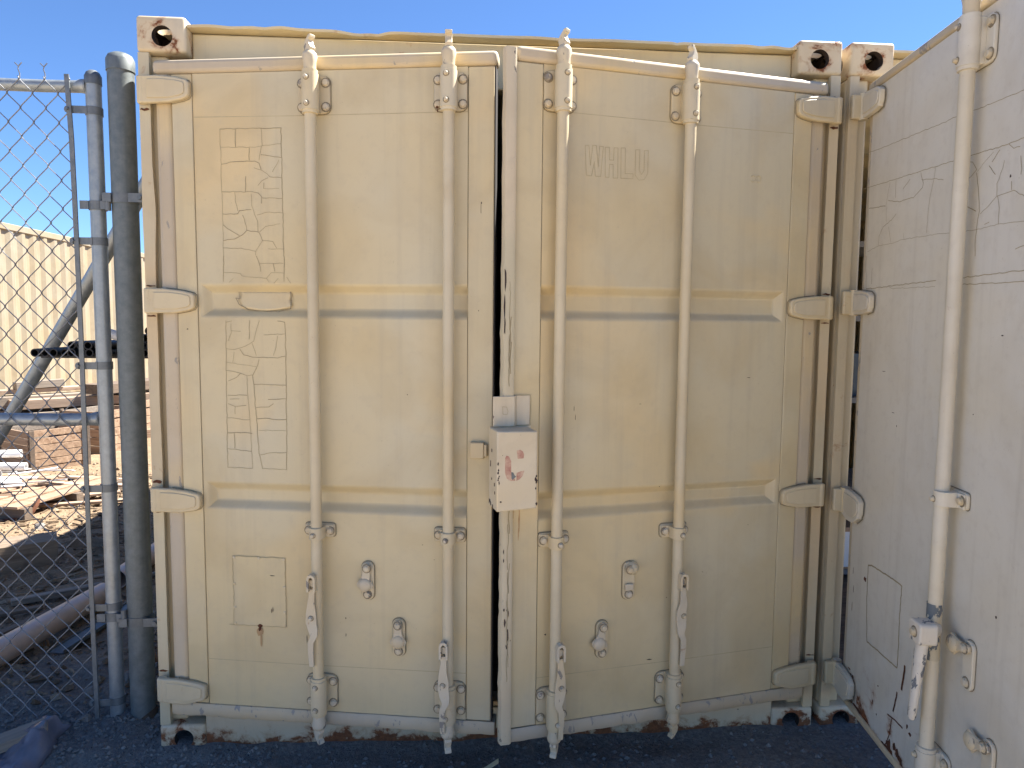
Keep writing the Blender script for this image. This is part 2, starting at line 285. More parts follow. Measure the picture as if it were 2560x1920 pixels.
CRACK_C=[[(0.002,2.197),(0.201,2.183),(0.518,2.165),(0.596,2.164),(0.702,2.153),(0.864,2.144)],[(-0.012,2.075),(0.236,2.061),(0.384,2.054),(0.519,2.046),(0.594,2.044),(0.786,2.031),(0.876,2.03)],[(0.049,1.845),(0.127,1.856),(0.217,1.854),(0.31,1.858),(0.516,1.849),(0.589,1.842),(0.71,1.837),(0.788,1.838),(0.855,1.835),(0.898,1.831)],[(0.194,2.059),(0.174,1.987),(0.181,1.93)],[(0.044,1.997),(0.169,1.985)],[(0.236,2.058),(0.238,2.001)],[(0.329,2.042),(0.287,2.019)],[(0.189,2.0),(0.266,1.983),(0.355,1.981),(0.409,2.001),(0.412,2.012),(0.394,2.048)],[(0.478,2.048),(0.473,2.014),(0.453,1.959),(0.447,1.86)],[(0.401,2.026),(0.473,2.014),(0.524,2.001)],[(0.249,1.947),(0.219,1.932),(0.16,1.917),(0.134,1.889),(0.132,1.858)],[(0.2,1.912),(0.222,1.858)],[(0.303,1.878),(0.311,1.856)],[(0.037,2.058),(0.049,1.851)],[(0.595,2.029),(0.643,2.027),(0.666,2.02),(0.686,1.995),(0.652,1.978),(0.64,1.96),(0.64,1.927)],[(0.632,1.928),(0.653,1.904),(0.694,1.886)],[(0.755,2.025),(0.724,2.011),(0.69,1.99)],[(0.642,2.037),(0.641,2.013),(0.632,2.003)],[(0.686,1.987),(0.704,1.92),(0.708,1.883),(0.704,1.86),(0.703,1.832),(0.699,1.808),(0.703,1.768)],[(0.816,2.029),(0.835,2.015),(0.859,2.013)],[(0.78,2.024),(0.751,2.001)],[(0.864,1.99),(0.87,1.96),(0.869,1.946)],[(0.739,1.994),(0.768,1.966)],[(0.802,1.993),(0.798,1.975),(0.777,1.942),(0.78,1.91)],[(0.715,1.876),(0.762,1.898),(0.78,1.909),(0.823,1.91),(0.846,1.912),(0.889,1.89)],[(0.835,1.936),(0.837,1.915)],[(0.783,1.91),(0.793,1.878),(0.794,1.84)],[(0.736,1.846),(0.755,1.849)],[(0.867,1.769),(0.904,1.774)],[(0.039,1.831),(0.052,1.713),(0.515,1.715)],[(0.222,1.714),(0.245,1.705),(0.512,1.698)],[(0.599,1.714),(0.91,1.716)],[(0.601,1.699),(0.759,1.692),(0.913,1.689)],[(0.093,1.783),(0.094,1.729)]]
DATA_C=[[(0.183,0.748),(0.207,0.756),(0.276,0.759),(0.384,0.764),(0.42,0.762),(0.417,0.655),(0.421,0.576),(0.42,0.493),(0.273,0.486),(0.202,0.48),(0.184,0.634),(0.183,0.748)]]
RUST_C=[[(0.467,0.522),(0.465,0.496),(0.456,0.441)],[(0.429,0.416),(0.422,0.382),(0.411,0.344)],[(0.377,0.314),(0.424,0.323),(0.474,0.324)],[(0.404,0.312),(0.398,0.269),(0.382,0.222),(0.364,0.19)]]

# ---------------------------------------------------------------- ground
def gh(x, y):
    h = .015 + .035 * sstep(.3, 1.5, x) * sstep(1.5, .2, y) + .02 * sstep(-1.2, -.9, x) * sstep(1.3, .9, x) * sstep(-.05, .03, y)
    h += .03 * sstep(1.0, 2.5, y) + .028 * sstep(-.85, -1.1, x) * sstep(-.10, .0, y) * sstep(.45, .15, y)
    rid = sstep(-1.15, -1.45, x) * sstep(.05, .35, y) * sstep(.95, .5, y); h += .05 * rid * (1 + .8 * fbm(x * 4, y * 4, 3))
    near = sstep(30, 8, abs(x) + abs(y))
    h += near * (.012 * fbm(x * 2.1, y * 2.1) + .008 * fbm(x * 9, y * 9, 5))
    if y > .2: h += near * sstep(.2, .6, y) * (.016 * fbm(x * 5, y * 5, 9) + .012 * abs(fbm(x * 17, y * 17, 2)))
    return h
def axis(lo, hi, st, far, med):
    a = [lo + i * st for i in range(int(round((hi - lo) / st)) + 1)]
    for sgn in (-1, 1):
        p = a[0] if sgn < 0 else a[-1]; s_ = st; ext = []
        lim = med[0] if sgn < 0 else med[1]
        while abs(p) < far:
            s_ = (.075 if (p > lim if sgn < 0 else p < lim) else max(.3, s_ * 1.5)); p += sgn * s_; ext.append(p)
        a = ext[::-1] + a if sgn < 0 else a + ext
    return a
xs = axis(-3.3, 2.4, .028, 600, (-7, 3)); ys = axis(-.7, 2.6, .028, 600, (-2, 7.5))
gb = B(); nx = len(xs); ny = len(ys)
gb.add([(x, y, gh(x, y)) for y in ys for x in xs], [(j * nx + i, j * nx + i + 1, (j + 1) * nx + i + 1, (j + 1) * nx + i) for j in range(ny - 1) for i in range(nx - 1)])
go = gb.build('ground', M['ground'], smooth=180); go['kind'] = 'structure'

# ---------------------------------------------------------------- containers
def casting_mesh(name, mat, mirror=False, flip=False):
    def ob(bm_):
        me = bpy.data.meshes.new('tmp'); bm_.to_mesh(me); bm_.free(); o = bpy.data.objects.new('tmp', me); COL.objects.link(o); return o
    def cube(x0, x1, y0, y1, z0, z1, bev=0):
        bm = bmesh.new(); bmesh.ops.create_cube(bm, size=1); bmesh.ops.scale(bm, vec=(x1 - x0, y1 - y0, z1 - z0), verts=bm.verts)
        bmesh.ops.translate(bm, vec=((x0 + x1) / 2, (y0 + y1) / 2, (z0 + z1) / 2), verts=bm.verts)
        if bev: bmesh.ops.bevel(bm, geom=bm.edges[:] + bm.verts[:], offset=bev, segments=3, profile=.5, affect='EDGES')
        return ob(bm)
    def cyl(c, rot, r, d, sx=1.0):
        bm = bmesh.new(); bmesh.ops.create_cone(bm, segments=28, radius1=r, radius2=r, depth=d, cap_ends=True)
        bmesh.ops.scale(bm, vec=(sx, 1, 1), verts=bm.verts)
        bmesh.ops.rotate(bm, matrix=Matrix.Rotation(R(90), 3, rot) if rot else Matrix.Identity(3), verts=bm.verts)
        bmesh.ops.translate(bm, vec=c, verts=bm.verts); return ob(bm)
    base = cube(0, .162, 0, .178, 0, .118, .012)
    cut = [cube(.026, .138, .026, .150, .022, .094), cyl((.085, 0, .052), 'X', .034, .08), cyl((.08, .09, .118), None, .034, .09, 1.25), cyl((0, .09, .055), 'Y', .032, .08)]
    for c in cut:
        md = base.modifiers.new('b', 'BOOLEAN'); md.object = c; md.operation = 'DIFFERENCE'; md.solver = 'EXACT'
    dg = bpy.context.evaluated_depsgraph_get(); me = bpy.data.meshes.new_from_object(base.evaluated_get(dg)); me.name = name
    for o in cut + [base]:
        d = o.data; bpy.data.objects.remove(o); bpy.data.meshes.remove(d)
    for v in me.vertices:
        if mirror: v.co.x = -v.co.x
        if flip: v.co.z = .118 - v.co.z
    if mirror != flip: me.flip_normals()
    me.materials.clear(); me.materials.append(mat); me.materials.append(M['cavity'])
    for p in me.polygons:
        p.use_smooth = True; x, y, z = abs(p.center.x), p.center.y, p.center.z
        if .004 < x < .158 and .006 < y < .174 and .004 < z < .114 and not (x < .013 or x > .149 or y < .013 or y > .165 or z < .013 or z > .105): p.material_index = 1
    me.set_sharp_from_angle(angle=R(35)); return me
CM = {('L', 1): casting_mesh('corner_casting', M['cast']), ('R', 1): casting_mesh('corner_casting', M['cast'], True),
      ('L', 0): casting_mesh('corner_casting', M['lowcast'], False, True), ('R', 0): casting_mesh('corner_casting', M['lowcast'], True, True)}

def container(cx, label, lipwave):
    C = empty('shipping_container', (cx, 0, 0)); tag(C, label, 'container')
    for sd, sg in (('L', -1), ('R', 1)):
        for top in (1, 0):
            link('corner_casting', CM[sd, top], C, (sg * 1.219, 0, 2.473 if top else 0.0))
        for top in (1, 0):
            b = B(); x0, x1 = sorted((sg * 1.219, sg * 1.057)); b.box(x0, x1, 5.88, 6.058, 2.473 if top else 0, 2.591 if top else .118); b.build('rear_corner_casting', M['cast'], C, bevel=.008)
        # front strip of the corner post, slightly bent along its length, and the post behind it
        b = B(); rows = []
        n = 60
        for i in range(n + 1):
            z = .119 + 2.353 * i / n; w = .0016 * fbm(z * 5, sg * 3.1, cx) + (.004 * math.exp(-((z - 1.95) / .12) ** 2) if cx == 0 and sg < 0 else 0)
            a, c = sg * (1.2165 + .4 * w), sg * (1.181 - w)
            rows.append([(a, .004, z), (c, .004 + w, z), (c, .022, z), (a, .022, z)])
        b.rings(rows); b.build('corner_post_strip', M['post'], C)
        b = B(); x0, x1 = sorted((sg * 1.215, sg * 1.130)); b.box(x0, x1, .034, .170, .119, 2.472); b.build('corner_post', M['hard'], C, bevel=.01)
        # corrugated side wall
        b = B(); prof = []; y = .175
        while y < 5.86:
            for dy, dx in ((0, 0), (.072, 0), (.140, .036), (.212, .036)): prof.append((sg * (1.2 - dx), min(y + dy, 5.878)))
            y += .28
        prof.append((sg * 1.2, 5.878)); m = len(prof)
        b.add([(x, y, z) for z in (.16, 2.52) for x, y in prof], [(i, i + 1, m + i + 1, m + i) for i in range(m - 1)])
        b.build('side_wall', M['panel'], C, smooth=0)
        for z0, z1 in ((.02, .16), (2.50, 2.588)):
            b = B(); x0, x1 = sorted((sg * 1.214, sg * 1.150)); b.box(x0, x1, .18, 5.877, z0, z1); b.build('side_rail', M['post'], C, bevel=.006)
    b = B(); b.box(-1.145, 1.145, .115, 5.86, .13, .16); b.build('floor', M['wooddark'], C)
    b = B(); b.box(-1.205, 1.205, 5.865, 5.92, .02, 2.588); b.build('end_wall', M['inside'], C)
    b = B(); m = 80; pr = [(-1.15 + 2.3 * i / m) for i in range(m + 1)]
    yy = [.10 + i * .105 for i in range(56)]
    b.add([(x, y, 2.566 + (.012 if (j // 2) % 2 else 0)) for j, y in enumerate(yy) for x in (-1.17, 1.17)], [(2 * j, 2 * j + 1, 2 * j + 3, 2 * j + 2) for j in range(55)])
    b.build('roof', M['header'], C, smooth=0)
    b = B(); b.box(-1.056, 1.056, .052, .112, 2.40, 2.556); b.build('header', M['header'], C, bevel=.006)
    # bent lip along the front of the roof
    b = B(); n = 150; rows = []
    for i in range(n + 1):
        x = -1.055 + 2.11 * i / n; dz, dy = lipwave(x)
        z = 2.566 + dz; rows.append([(x, .012 + dy, z - .004), (x, .012 + dy, z + .005), (x, .060, 2.578), (x, .113, 2.580), (x, .113, 2.572), (x, .055, 2.5575)])
    b.rings(rows); b.build('header_lip', M['header'], C, smooth=50)
    b = B(); n = 90; rows = []
    for i in range(n + 1):
        x = -1.056 + 2.112 * i / n; w = .003 * fbm(x * 3, 4.4, cx)
        rows.append([(x, .010 + w, .012), (x, .006 + w, .150), (x, .045, .158), (x, .11, .158), (x, .11, .012)])
    b.rings(rows); b.build('sill', M['sill'], C, smooth=30)
    b = B(); b.box(-1.056, 1.056, .0, .05, .1585, .176); b.build('sill_plate', M['sill'], C, bevel=.004)
    return C

def lip_main(x):
    a = sstep(-.1, -.5, x); k = .006 * math.exp(-((x + .50) / .05) ** 2)
    dz = a * (.0045 * math.sin((x + 1.0) * 9.5) + .002 * math.sin(x * 31)) - .006 * max(0, 1 - abs(x + .42) / .035) - .005 * max(0, 1 - abs(x + .80) / .05) - .004 * max(0, 1 - abs(x - .62) / .02) - k + .0025 * fbm(x * 6, 1.0) - .005 * math.exp(-((x + .93) / .05) ** 2)
    dz += sstep(.8, 1.0, x) * (-.003 + .003 * math.sin(x * 60))
    return dz, .004 * a * math.sin(x * 13)
def lip_flat(x): return .0015 * fbm(x * 5, 8.0), 0
cont = container(0.0, 'tan shipping container with two slightly ajar front doors and a lock box lettered C', lip_main)
cont2 = container(2.468, 'second tan shipping container at the right, with its left door swung wide open', lip_flat)

# ---------------------------------------------------------------- doors
BOLT = {}
def bolt_mesh(k):
    if k not in BOLT:
        b = B(); r = .0105 if k == 'big' else .0065
        b.lathe((0, 0, 0), (0, -1, 0), [(-.001, r * 1.55), (.0007, r * 1.55)], 12); nd = len(b.f)
        b.lathe((0, 0, 0), (0, -1, 0), [(0, r * 1.18), (.0030, r * 1.18), (.0032, r), (.0085, r * .97), (.0105, r * .7)], 8)
        me = b.mesh('bolt', M['hardworn'], 30); me.materials.append(M['edgeline'])
        for p_ in list(me.polygons)[:nd]: p_.material_index = 1
        BOLT[k] = me
    return BOLT[k]

RO = .038
class Door:
    def __init__(s, parent, pivot, ang, sg):
        s.sg = sg; s.f = lambda p: (sg * p[0], -p[1], p[2])
        s.root = None; s.parent = parent; s.pivot = pivot; s.ang = ang
    def B(s): return B(s.f)
    def add(s, name, b, mat, smooth=40, bevel=0, seg=2): return b.build(name, mat, s.root, smooth, bevel, seg=seg)
    def bolt(s, u, o, z, k='big'):
        ob = link('bolt', bolt_mesh(k), s.root, s.f((u, o, z))); return ob
    def panel(s, ua, ub, za, zb, grooves, mat, dep=.026, o=-.004):
        b = s.B(); zz = za; K = 9
        def q(u0, u1, z0, z1): b.add([(u0, o, z0), (u1, o, z0), (u1, o, z1), (u0, o, z1)], [(0, 1, 2, 3)])
        for z0, z1, ue in sorted(grooves):
            q(ua, ub, zz, z0); q(ua, ue, z0, z1); vs = []
            for k in range(K + 1):
                t = k / K; e = t * t * (3 - 2 * t); d = o - dep * e
                vs += [(ue + .036 * t, d, z0 + .036 * t), (ub, d, z0 + .036 * t), (ub, d, z1 - .038 * t), (ue + .036 * t, d, z1 - .038 * t)]
            b.add(vs, [(4 * k + a, 4 * k + c, 4 * k + 4 + c, 4 * k + 4 + a) for k in range(K) for a, c in ((0, 1), (2, 3), (3, 0))])
            b.add(vs[-4:], [(0, 1, 2, 3)]); zz = z1
        q(ua, ub, zz, zb)
        s.root = link('door', b.mesh('door', mat, 24), s.parent, s.pivot); s.root.rotation_euler = (0, 0, -s.sg * s.ang)
        s.add('door_back', s.B().box(ua - .05, ub + .08, -.062, -.050, za + .01, zb - .01), M['dark']); return s.root
    def gasket(s, u0, u1, z0, z1, o0, o1, mat, name='gasket', bev=.012): s.add(name, s.B().box(u0, u1, o0, o1, z0, z1), mat, bevel=bev, seg=3)
    def edge(s, poly, o, w=.0022): s.lines('contact_grime_line', [list(poly) + [poly[0]]], w, o, M['edgeline'], .0)
    def hinge(s, z, h=.044, drop=0.0, u1=.154):
        b = s.B(); P = [(-.026, z - h), (.030, z - h - drop), (.085, z - h * .98 - drop), (.128, z - h * .80), (u1 - .008, z - h * .66), (u1, z - h * .42), (u1, z + h * .42), (u1 - .008, z + h * .62), (.110, z + h * .82), (.045, z + h), (-.026, z + h)]
        b.prism(P, .001, .020); b.cyl((-.012, .006, z - h - .001), (-.012, .006, z + h + .001), .0165, 14)
        s.add('hinge', b, M['hard'], bevel=.005, seg=3); s.edge([(u + (.0022 if u > 0 else 0), z + (w - z) * 1.045) for u, w in P[2:10]], .0006, .0026)
        cx = .065; Q = [(cx + (u - cx) * .72 + .012, z + (w - z) * .68) for u, w in P]
        s.add('hinge_plate', s.B().prism(Q, .0195, .0235), M['hard'], bevel=.003)
    def cam(s, u, z, up, ph=0.0):
        o = RO; d = 1 if up else -1; b = s.B()
        b.lathe((u, o, z), (0, 0, d), [(0, .0195), (.030, .0205), (.048, .0245), (.058, .0215), (.066, .0135)], 18)
        w = .011; hk = [(-.010, .060), (-.016, .078), (-.012, .092), (-.004, .102), (.006, .113), (.015, .113), (.013, .104), (.005, .098), (.008, .086), (.016, .074), (.011, .060)]
        c, sn = math.cos(ph), math.sin(ph); n = len(hk)
        vs = [(u + x * c - y * sn, o + x * sn + y * c, z + d * h) for y in (-w, w) for x, h in hk]
        b.add(vs, [tuple(range(n)), tuple(range(2 * n - 1, n - 1, -1))] + [(i, (i + 1) % n, n + (i + 1) % n, n + i) for i in range(n)])
        s.add('rod_cam', b, M['hardworn'], bevel=.0015)
    def guide(s, u, z0, z1, side=1):
        b = s.B(); b.prism(rrect(u - .053, u + .053, z0 + .004, z1 - .002, .022), -.004, .007); b.box(u - .020, u + .020, .006, RO, z0 + .006, z1 - .004)
        s.add('guide_plate', b, M['hard'], bevel=.002); s.edge(rrect(u - .0545, u + .0545, z0 + .0025, z1 - .0005, .0235), -.0028)
        b = s.B(); b.lathe((u, RO, z0 - .006), (0, 0, 1), [(0, .0205), (.001, .0245), (.010, .0255), (.0105, .0272), (z1 - z0, .0272), (z1 - z0 + .001, .0245), (z1 - z0 + .012, .0252), (z1 - z0 + .013, .0205)], 28)
        s.add('rod_guide', b, M['hard'], smooth=35)
        for du in (-.040, .040):
            for z in (z0 + .024, z1 - .024): s.bolt(u + du, .007, z)
        for z in (z0 + .022, z1 - .022): s.bolt(u - .003, RO + .0268, z, 'small')
    def strap(s, u, z, h=.046):
        b = s.B(); b.prism(rrect(u - .052, u + .052, z - h / 2, z + h / 2, .010), -.004, .006); s.add('guide_plate', b, M['hard'], bevel=.002); s.edge(rrect(u - .0535, u + .0535, z - h / 2 - .0015, z + h / 2 + .0015, .011), -.0028)
        b = s.B(); ri, ro = .0195, .0245; pr = []
        for i in range(13):
            a = R(180 - 15 * i); pr.append((u + ro * math.cos(a), RO + ro * math.sin(a)))
        pr = [(u - .048, .006), (u - .048, .0105), (u - ro, .0125)] + pr + [(u + ro, .0125), (u + .048, .0105), (u + .048, .006)]
        n = len(pr); z0, z1 = z - h * .46, z + h * .42
        b.add([(x, y, q) for q in (z0, z1) for x, y in pr], [tuple(range(n)), tuple(range(2 * n - 1, n - 1, -1))] + [(i, (i + 1) % n, n + (i + 1) % n, n + i) for i in range(n)])
        s.add('rod_guide', b, M['hard'], bevel=.0015)
        for du in (-.037, .037): s.bolt(u + du, .011, z)
        s.bolt(u - .004, RO + .024, z - .004, 'small')
    def rod(s, u, r=.0185, z0=.20, z1=2.40):
        b = s.B(); n = 24; b.tube([(u + .0016 * fbm(.9 * i / n * 2.2, u * 7), RO + .0016 * fbm(i / n * 2, u * 9, 4), z0 + (z1 - z0) * i / n) for i in range(n + 1)], r, 20)
        s.add('lock_rod', b, M['hard'])
    def handle(s, u, z, L=.31, side=-1, dent=0):
        k = side; b = s.B(); x = u + k * .008; oo = RO + .029     # clevis loop, lug, bar
        loop = [(x - .015, z - .058), (x - .015, z - .014), (x - .011, z - .003), (x, z + .002), (x + .011, z - .003), (x + .015, z - .014), (x + .015, z - .058),
                (x + .0075, z - .058), (x + .0075, z - .016), (x + .004, z - .0095), (x, z - .008), (x - .004, z - .0095), (x - .0075, z - .016), (x - .0075, z - .058)]
        n = len(loop)
        b.add([(a, o, c) for o in (oo - .016, oo + .012) for a, c in loop], [(i, (i + 1) % n, n + (i + 1) % n, n + i) for i in range(n)])
        for i in range(6):
            for base in (0, n):
                q = (i, i + 1, n - 2 - i, n - 1 - i); b.add([], []); b.f.append(tuple(len(b.v) - 2 * n + base + t for t in q))
        b.cyl((u, RO, z - .030), (x, oo + .002, z - .030), .012, 10)
        s.add('handle_clevis', b, M['hardworn'], bevel=.0008)
        b = s.B(); rows = []
        st = [(.050, 0, .009, 0), (.075, .000, .010, .003), (.105, -.002, .013, .004), (.135, -.003 + dent, .0175, .002), (.165, -.003 + dent, .0185, .002), (.190, .004, .0165, .005), (.210, .008, .012, .008), (.235, -.004, .010, .006), (.270, -.006, .009, .002), (L, -.004, .008, 0)]
        for h, dx, w, do in st:
            c = x + k * 0 + dx * (-k); zz = z - h
            rows.append([(c - w, oo + do - .004, zz), (c - w, oo + do + .003, zz), (c + w, oo + do + .003, zz), (c + w, oo + do - .004, zz)])
        b.rings(rows); s.add('handle', b, M['hardworn'], bevel=.001)
        s.bolt(x + .003 * k, oo + .005, z - .15, 'small')
    def catch(s, u, z, swing=0.0, open_=True, mat=None):
        b = s.B(); b.prism(rrect(u - .022, u + .022, z - .067, z + .067, .0215, 6), -.004, .006); s.add('handle_catch', b, M['hard'], bevel=.002); s.edge(rrect(u - .0235, u + .0235, z - .0685, z + .0685, .023, 6), -.0028)
        s.bolt(u, .006, z - .047)
        if open_:
            P = [(-.013, .052), (-.007, .064), (.007, .064), (.013, .052), (.013, .022), (.018, .005), (.029, -.010), (.026, -.020), (.016, -.030), (0, -.034), (-.016, -.030), (-.026, -.020), (-.029, -.010), (-.018, .005), (-.013, .022)]
            c, sn = math.cos(swing), math.sin(swing); pv = .047
            Q = [(u + x * c + (w - pv) * sn, z + pv - x * sn + (w - pv) * c) for x, w in P]
            b = s.B(); b.prism(Q, .0075, .016); s.add('catch_flap', b, mat or M['hardworn'], bevel=.0018)
            m = (u + (-.012 - pv) * sn, .016, z + pv + (-.012 - pv) * c); b = s.B()
            b.lathe((m[0], .012, m[2]), (0, 1, 0), [(0, .0235), (.004, .0235), (.008, .021), (.012, .015), (.013, .001)], 16); s.add('catch_cup', b, mat or M['hardworn'])
            s.bolt(u, .016, z + .047)
        else:
            b = s.B(); b.lathe((u - .010, .006, z + .045), (0, 1, 0), [(0, .024), (.012, .020), (.020, .012), (.022, .001)], 12); s.add('catch_stub', b, M['hard'])
            s.add('catch_lug', s.B().box(u - .014, u + .016, .006, .016, z - .032, z - .008), M['hardworn'], bevel=.003); s.bolt(u + .004, .022, z + .045)
    def lines(s, name, L, w, o, mat, jitter=.0):
        b = s.B()
        for pl in L:
            ww = w * random.uniform(1 - jitter, 1 + jitter); P = []
            for i in range(len(pl) - 1):
                (a, c), (d, e) = pl[i], pl[i + 1]; n = max(1, int(math.hypot(d - a, e - c) / .012)) if jitter else 1
                for k in range(n):
                    t = k / n; q = .0014 if (jitter and (i or k)) else 0
                    P.append((a + (d - a) * t + random.uniform(-q, q), c + (e - c) * t + random.uniform(-q, q)))
            P.append(pl[-1]); b.ribbon(P, ww, o)
        o_ = s.add(name, b, mat, smooth=0)
        if len(L) > 1: o_['kind'] = 'stuff'
        return o_
    def flecks(s, name, L, o, mat):
        b = s.B()
        for u, z, w, h in L:
            n = 9; P = [(u + w * math.cos(2 * math.pi * i / n) * random.uniform(.5, 1.15), z + h * math.sin(2 * math.pi * i / n) * random.uniform(.5, 1.15)) for i in range(n)]
            b.prism(P, o - .0006, o)
        o_ = s.add(name, b, mat, smooth=0); o_['kind'] = 'stuff'; return o_

def frame(D, ue, flange):
    D.gasket(.021, .083, .205, 2.412, -.05, -.006, M['gasket'], 'side_gasket', .016)
    D.add('hinge_stile', D.B().box(.0855, .1555, -.05, 0, .224, 2.390), M['panel'], bevel=.002)
    D.add('lock_stile', D.B().box(1.0815, ue, -.05, 0, .224, 2.390), M['panel'], bevel=.003)
    D.gasket(.021, 1.176 if not flange else 1.171, 2.3925, 2.438, -.055, .006, M['gasket'], 'top_gasket', .014)
    # lower rubber gasket with a torn, uneven edge
    b = D.B(); n = 70; rows = []; e1 = 1.180 if not flange else 1.171
    for i in range(n + 1):
        u = .021 + (e1 - .021) * i / n; w = .004 * fbm(u * 9, D.sg * 2.0) + .003 * fbm(u * 31, D.sg * 5.0); o = .006 + .004 * fbm(u * 14, 3.3 * D.sg)
        rows.append([(u, -.055, .176 + w), (u, o - .006, .174 + w), (u, o, .184 + w), (u, o, .212), (u, o - .006, .2205), (u, -.055, .2205)])
    b.rings(rows); D.add('bottom_gasket', b, M['gasketlow'], smooth=50)
    for z in (2.34, 1.645, .957, .27): D.hinge(z, .0445 if z > 2 else .042, .006 if z < .5 else 0)
    for zz in (2.252, .387): D.lines('weld_line', [[(.160, zz), (.5, zz - .002), (1.08, zz)]], .0022, -.0036, M['seamdirt'])

GRO = [(1.588, 1.706, .165), (.926, 1.028, .165)]
# left door of the main container
DL = Door(cont, (-1.18, -.02, 0), R(9.56), 1); DL.panel(.157, 1.080, .2215, 2.3915, GRO, M['panel']); frame(DL, 1.166, False)
DL.add('lock_edge_shade_strip', DL.B().box(1.1665, 1.1695, -.05, -.003, .20, 2.39), M['edgeshade'])  # added dark strip, painted shade that hides a sunlit line in the gap
for u, zh, dent in ((.576, .736, 0), (1.025, .528, .002)):
    DL.rod(u); DL.cam(u, 2.372, True, .5 if u < 1 else 1.4); DL.cam(u, .243, False, .6 if u < 1 else 1.2); DL.guide(u, 2.248, 2.372); DL.guide(u, .236, .360); DL.strap(u, .871); DL.handle(u, zh, .32, -1, dent)
DL.catch(.741, .699, .12); DL.catch(.848, .504, .0)
DL.lines('paint_crack', CRACK_L, .0017, -.0030, M['crack'], .35)
b = DL.B(); nu, nz = 16, 8
fl = []
for j in range(nz + 1):
    for i in range(nu + 1):
        s_, t = i / nu, j / nz; u = .294 + .180 * s_ + .004 * math.sin(t * 9); z = 1.678 - .050 * t - .013 * t * (1 - (2 * s_ - 1) ** 2); fl.append((u, -.0275 + .006 * t * t * math.sin(math.pi * min(1, .1 + .85 * s_)), z))
b.add(fl, [(j * (nu + 1) + i, j * (nu + 1) + i + 1, (j + 1) * (nu + 1) + i + 1, (j + 1) * (nu + 1) + i) for j in range(nz) for i in range(nu)])
fo = DL.add('peeled_decal_flap', b, M['panel']); fo['label'] = 'loose flap of painted decal bridging the upper groove'
md = fo.modifiers.new('thick', 'SOLIDIFY'); md.thickness = .0015
DL.lines('paint_crack', [[(.293, 1.676), (.294, 1.655), (.280, 1.656), (.293, 1.634), (.323, 1.619), (.37, 1.6135), (.43, 1.612), (.474, 1.622)], [(.474, 1.678), (.478, 1.650), (.474, 1.622)]], .0024, -.0215, M['edgeline'], .3)
DL.lines('paint_crack', [[(.470, 1.726), (.484, 1.706)], [(.283, 1.722), (.268, 1.708)], [(.44, 1.722), (.425, 1.706)]], .0017, -.003, M['crack'], .3)
DL.add('data_plate', DL.B().prism(rrect(.258, .446, .518, .763, .004, 2), -.004, -.0018), M['panel'])
DL.lines('data_plate_edge', [[(.257, .764), (.447, .7635)], [(.257, .764), (.2585, .64), (.257, .517)], [(.447, .763), (.4455, .66), (.448, .6), (.447, .517)], [(.240, .5175), (.257, .517), (.447, .517)]], .0032, -.0012, M['outline'], .4)
for q in ((.262, .759), (.352, .759), (.442, .759), (.262, .665), (.262, .58), (.442, .66), (.442, .57), (.262, .522), (.442, .522)): DL.add('rivet', DL.B().lathe((q[0], -.002, q[1]), (0, 1, 0), [(0, .0055), (.002, .0045), (.003, .001)], 8), M['hard'])
DL.flecks('rust_spot', [(.984, 2.262, .006, .005), (.986, 2.250, .003, .006)], .0176, M['rust'])
DL.flecks('rust_run', [(.352, .498, .014, .018), (.355, .47, .006, .03)], -.0010, M['rustrun'])
DL.flecks('rust_spot', [(.352, .519, .010, .008), (.352, .508, .006, .012)], -.0008, M['rust'])
DL.add('lock_staple', DL.B().box(1.093, 1.140, 0, .020, 1.134, 1.188).box(1.094, 1.150, .004, .016, 1.140, 1.182), M['hard'], bevel=.003)
DL.flecks('scratch', [(1.125, 1.965, .002, .004), (1.124, 1.945, .0012, .022), (1.118, 1.62, .0015, .003), (.395, .575, .0012, .010), (.400, .578, .0012, .010), (.40, .70, .010, .001), (.88, 1.34, .002, .0016), (.118, 1.55, .004, .0025)], .0004, M['chip'])
DL.flecks('scratch', [(.66, .56, .0018, .004), (.66, .50, .001, .006), (.545, .80, .0015, .004), (.545, .75, .001, .007), (.545, .63, .001, .006), (.52, .48, .001, .018), (.93, .83, .002, .0016), (.97, .78, .002, .001)], -.0028, M['chip'])

# right door of the main container
DR = Door(cont, (1.18, -.02, 0), R(11.9), -1); DR.panel(.157, 1.080, .2215, 2.3915, GRO, M['panel']); frame(DR, 1.171, True)
b = DR.B(); n = 110; rows = []
for i in range(n + 1):
    z = .180 + 2.246 * i / n; w = .0022 * fbm(z * 8, 2.2) + (.003 * fbm(z * 30, 7.7) if .35 < z < 1.85 else 0)
    rows.append([(1.1725, -.030, z), (1.1725, .014, z), (1.180, .019, z), (1.207 + w, .017, z), (1.211 + w, .006, z), (1.211 + w, -.012, z)])
b.rings(rows); DR.add('overlap_flange', b, M['flange'], smooth=50)
for u, zh, zc in ((1.028, .530, 0), (.584, .730, 1)):
    DR.rod(u); DR.cam(u, 2.372, True, 2.2 if u > 1 else .4); DR.cam(u, .240, False, .9 if u > 1 else .2); DR.guide(u, 2.244, 2.372); DR.guide(u, .228, .354); DR.strap(u, .865); DR.handle(u, zh, .33, -1, .002 if u > 1 else .007)
DR.catch(.751, .697, open_=False); DR.catch(.846, .497, -.22, True)
DR.lines('stencil_outline', WHLU, .0016, -.0030, M['outline'])
DR.lines('paint_crack', [[(1.190, z), (1.192, z + .05), (1.1885, z + .10), (1.191, z + .15)] for z in (.40, .53, .62, .78, 1.38, 1.45, 1.56)] + [[(1.186, z), (1.188, z + .06), (1.184, z + .1)] for z in (.45, .70, .90, 1.42, 1.50)], .0024, .0196, M['crack'], .5)
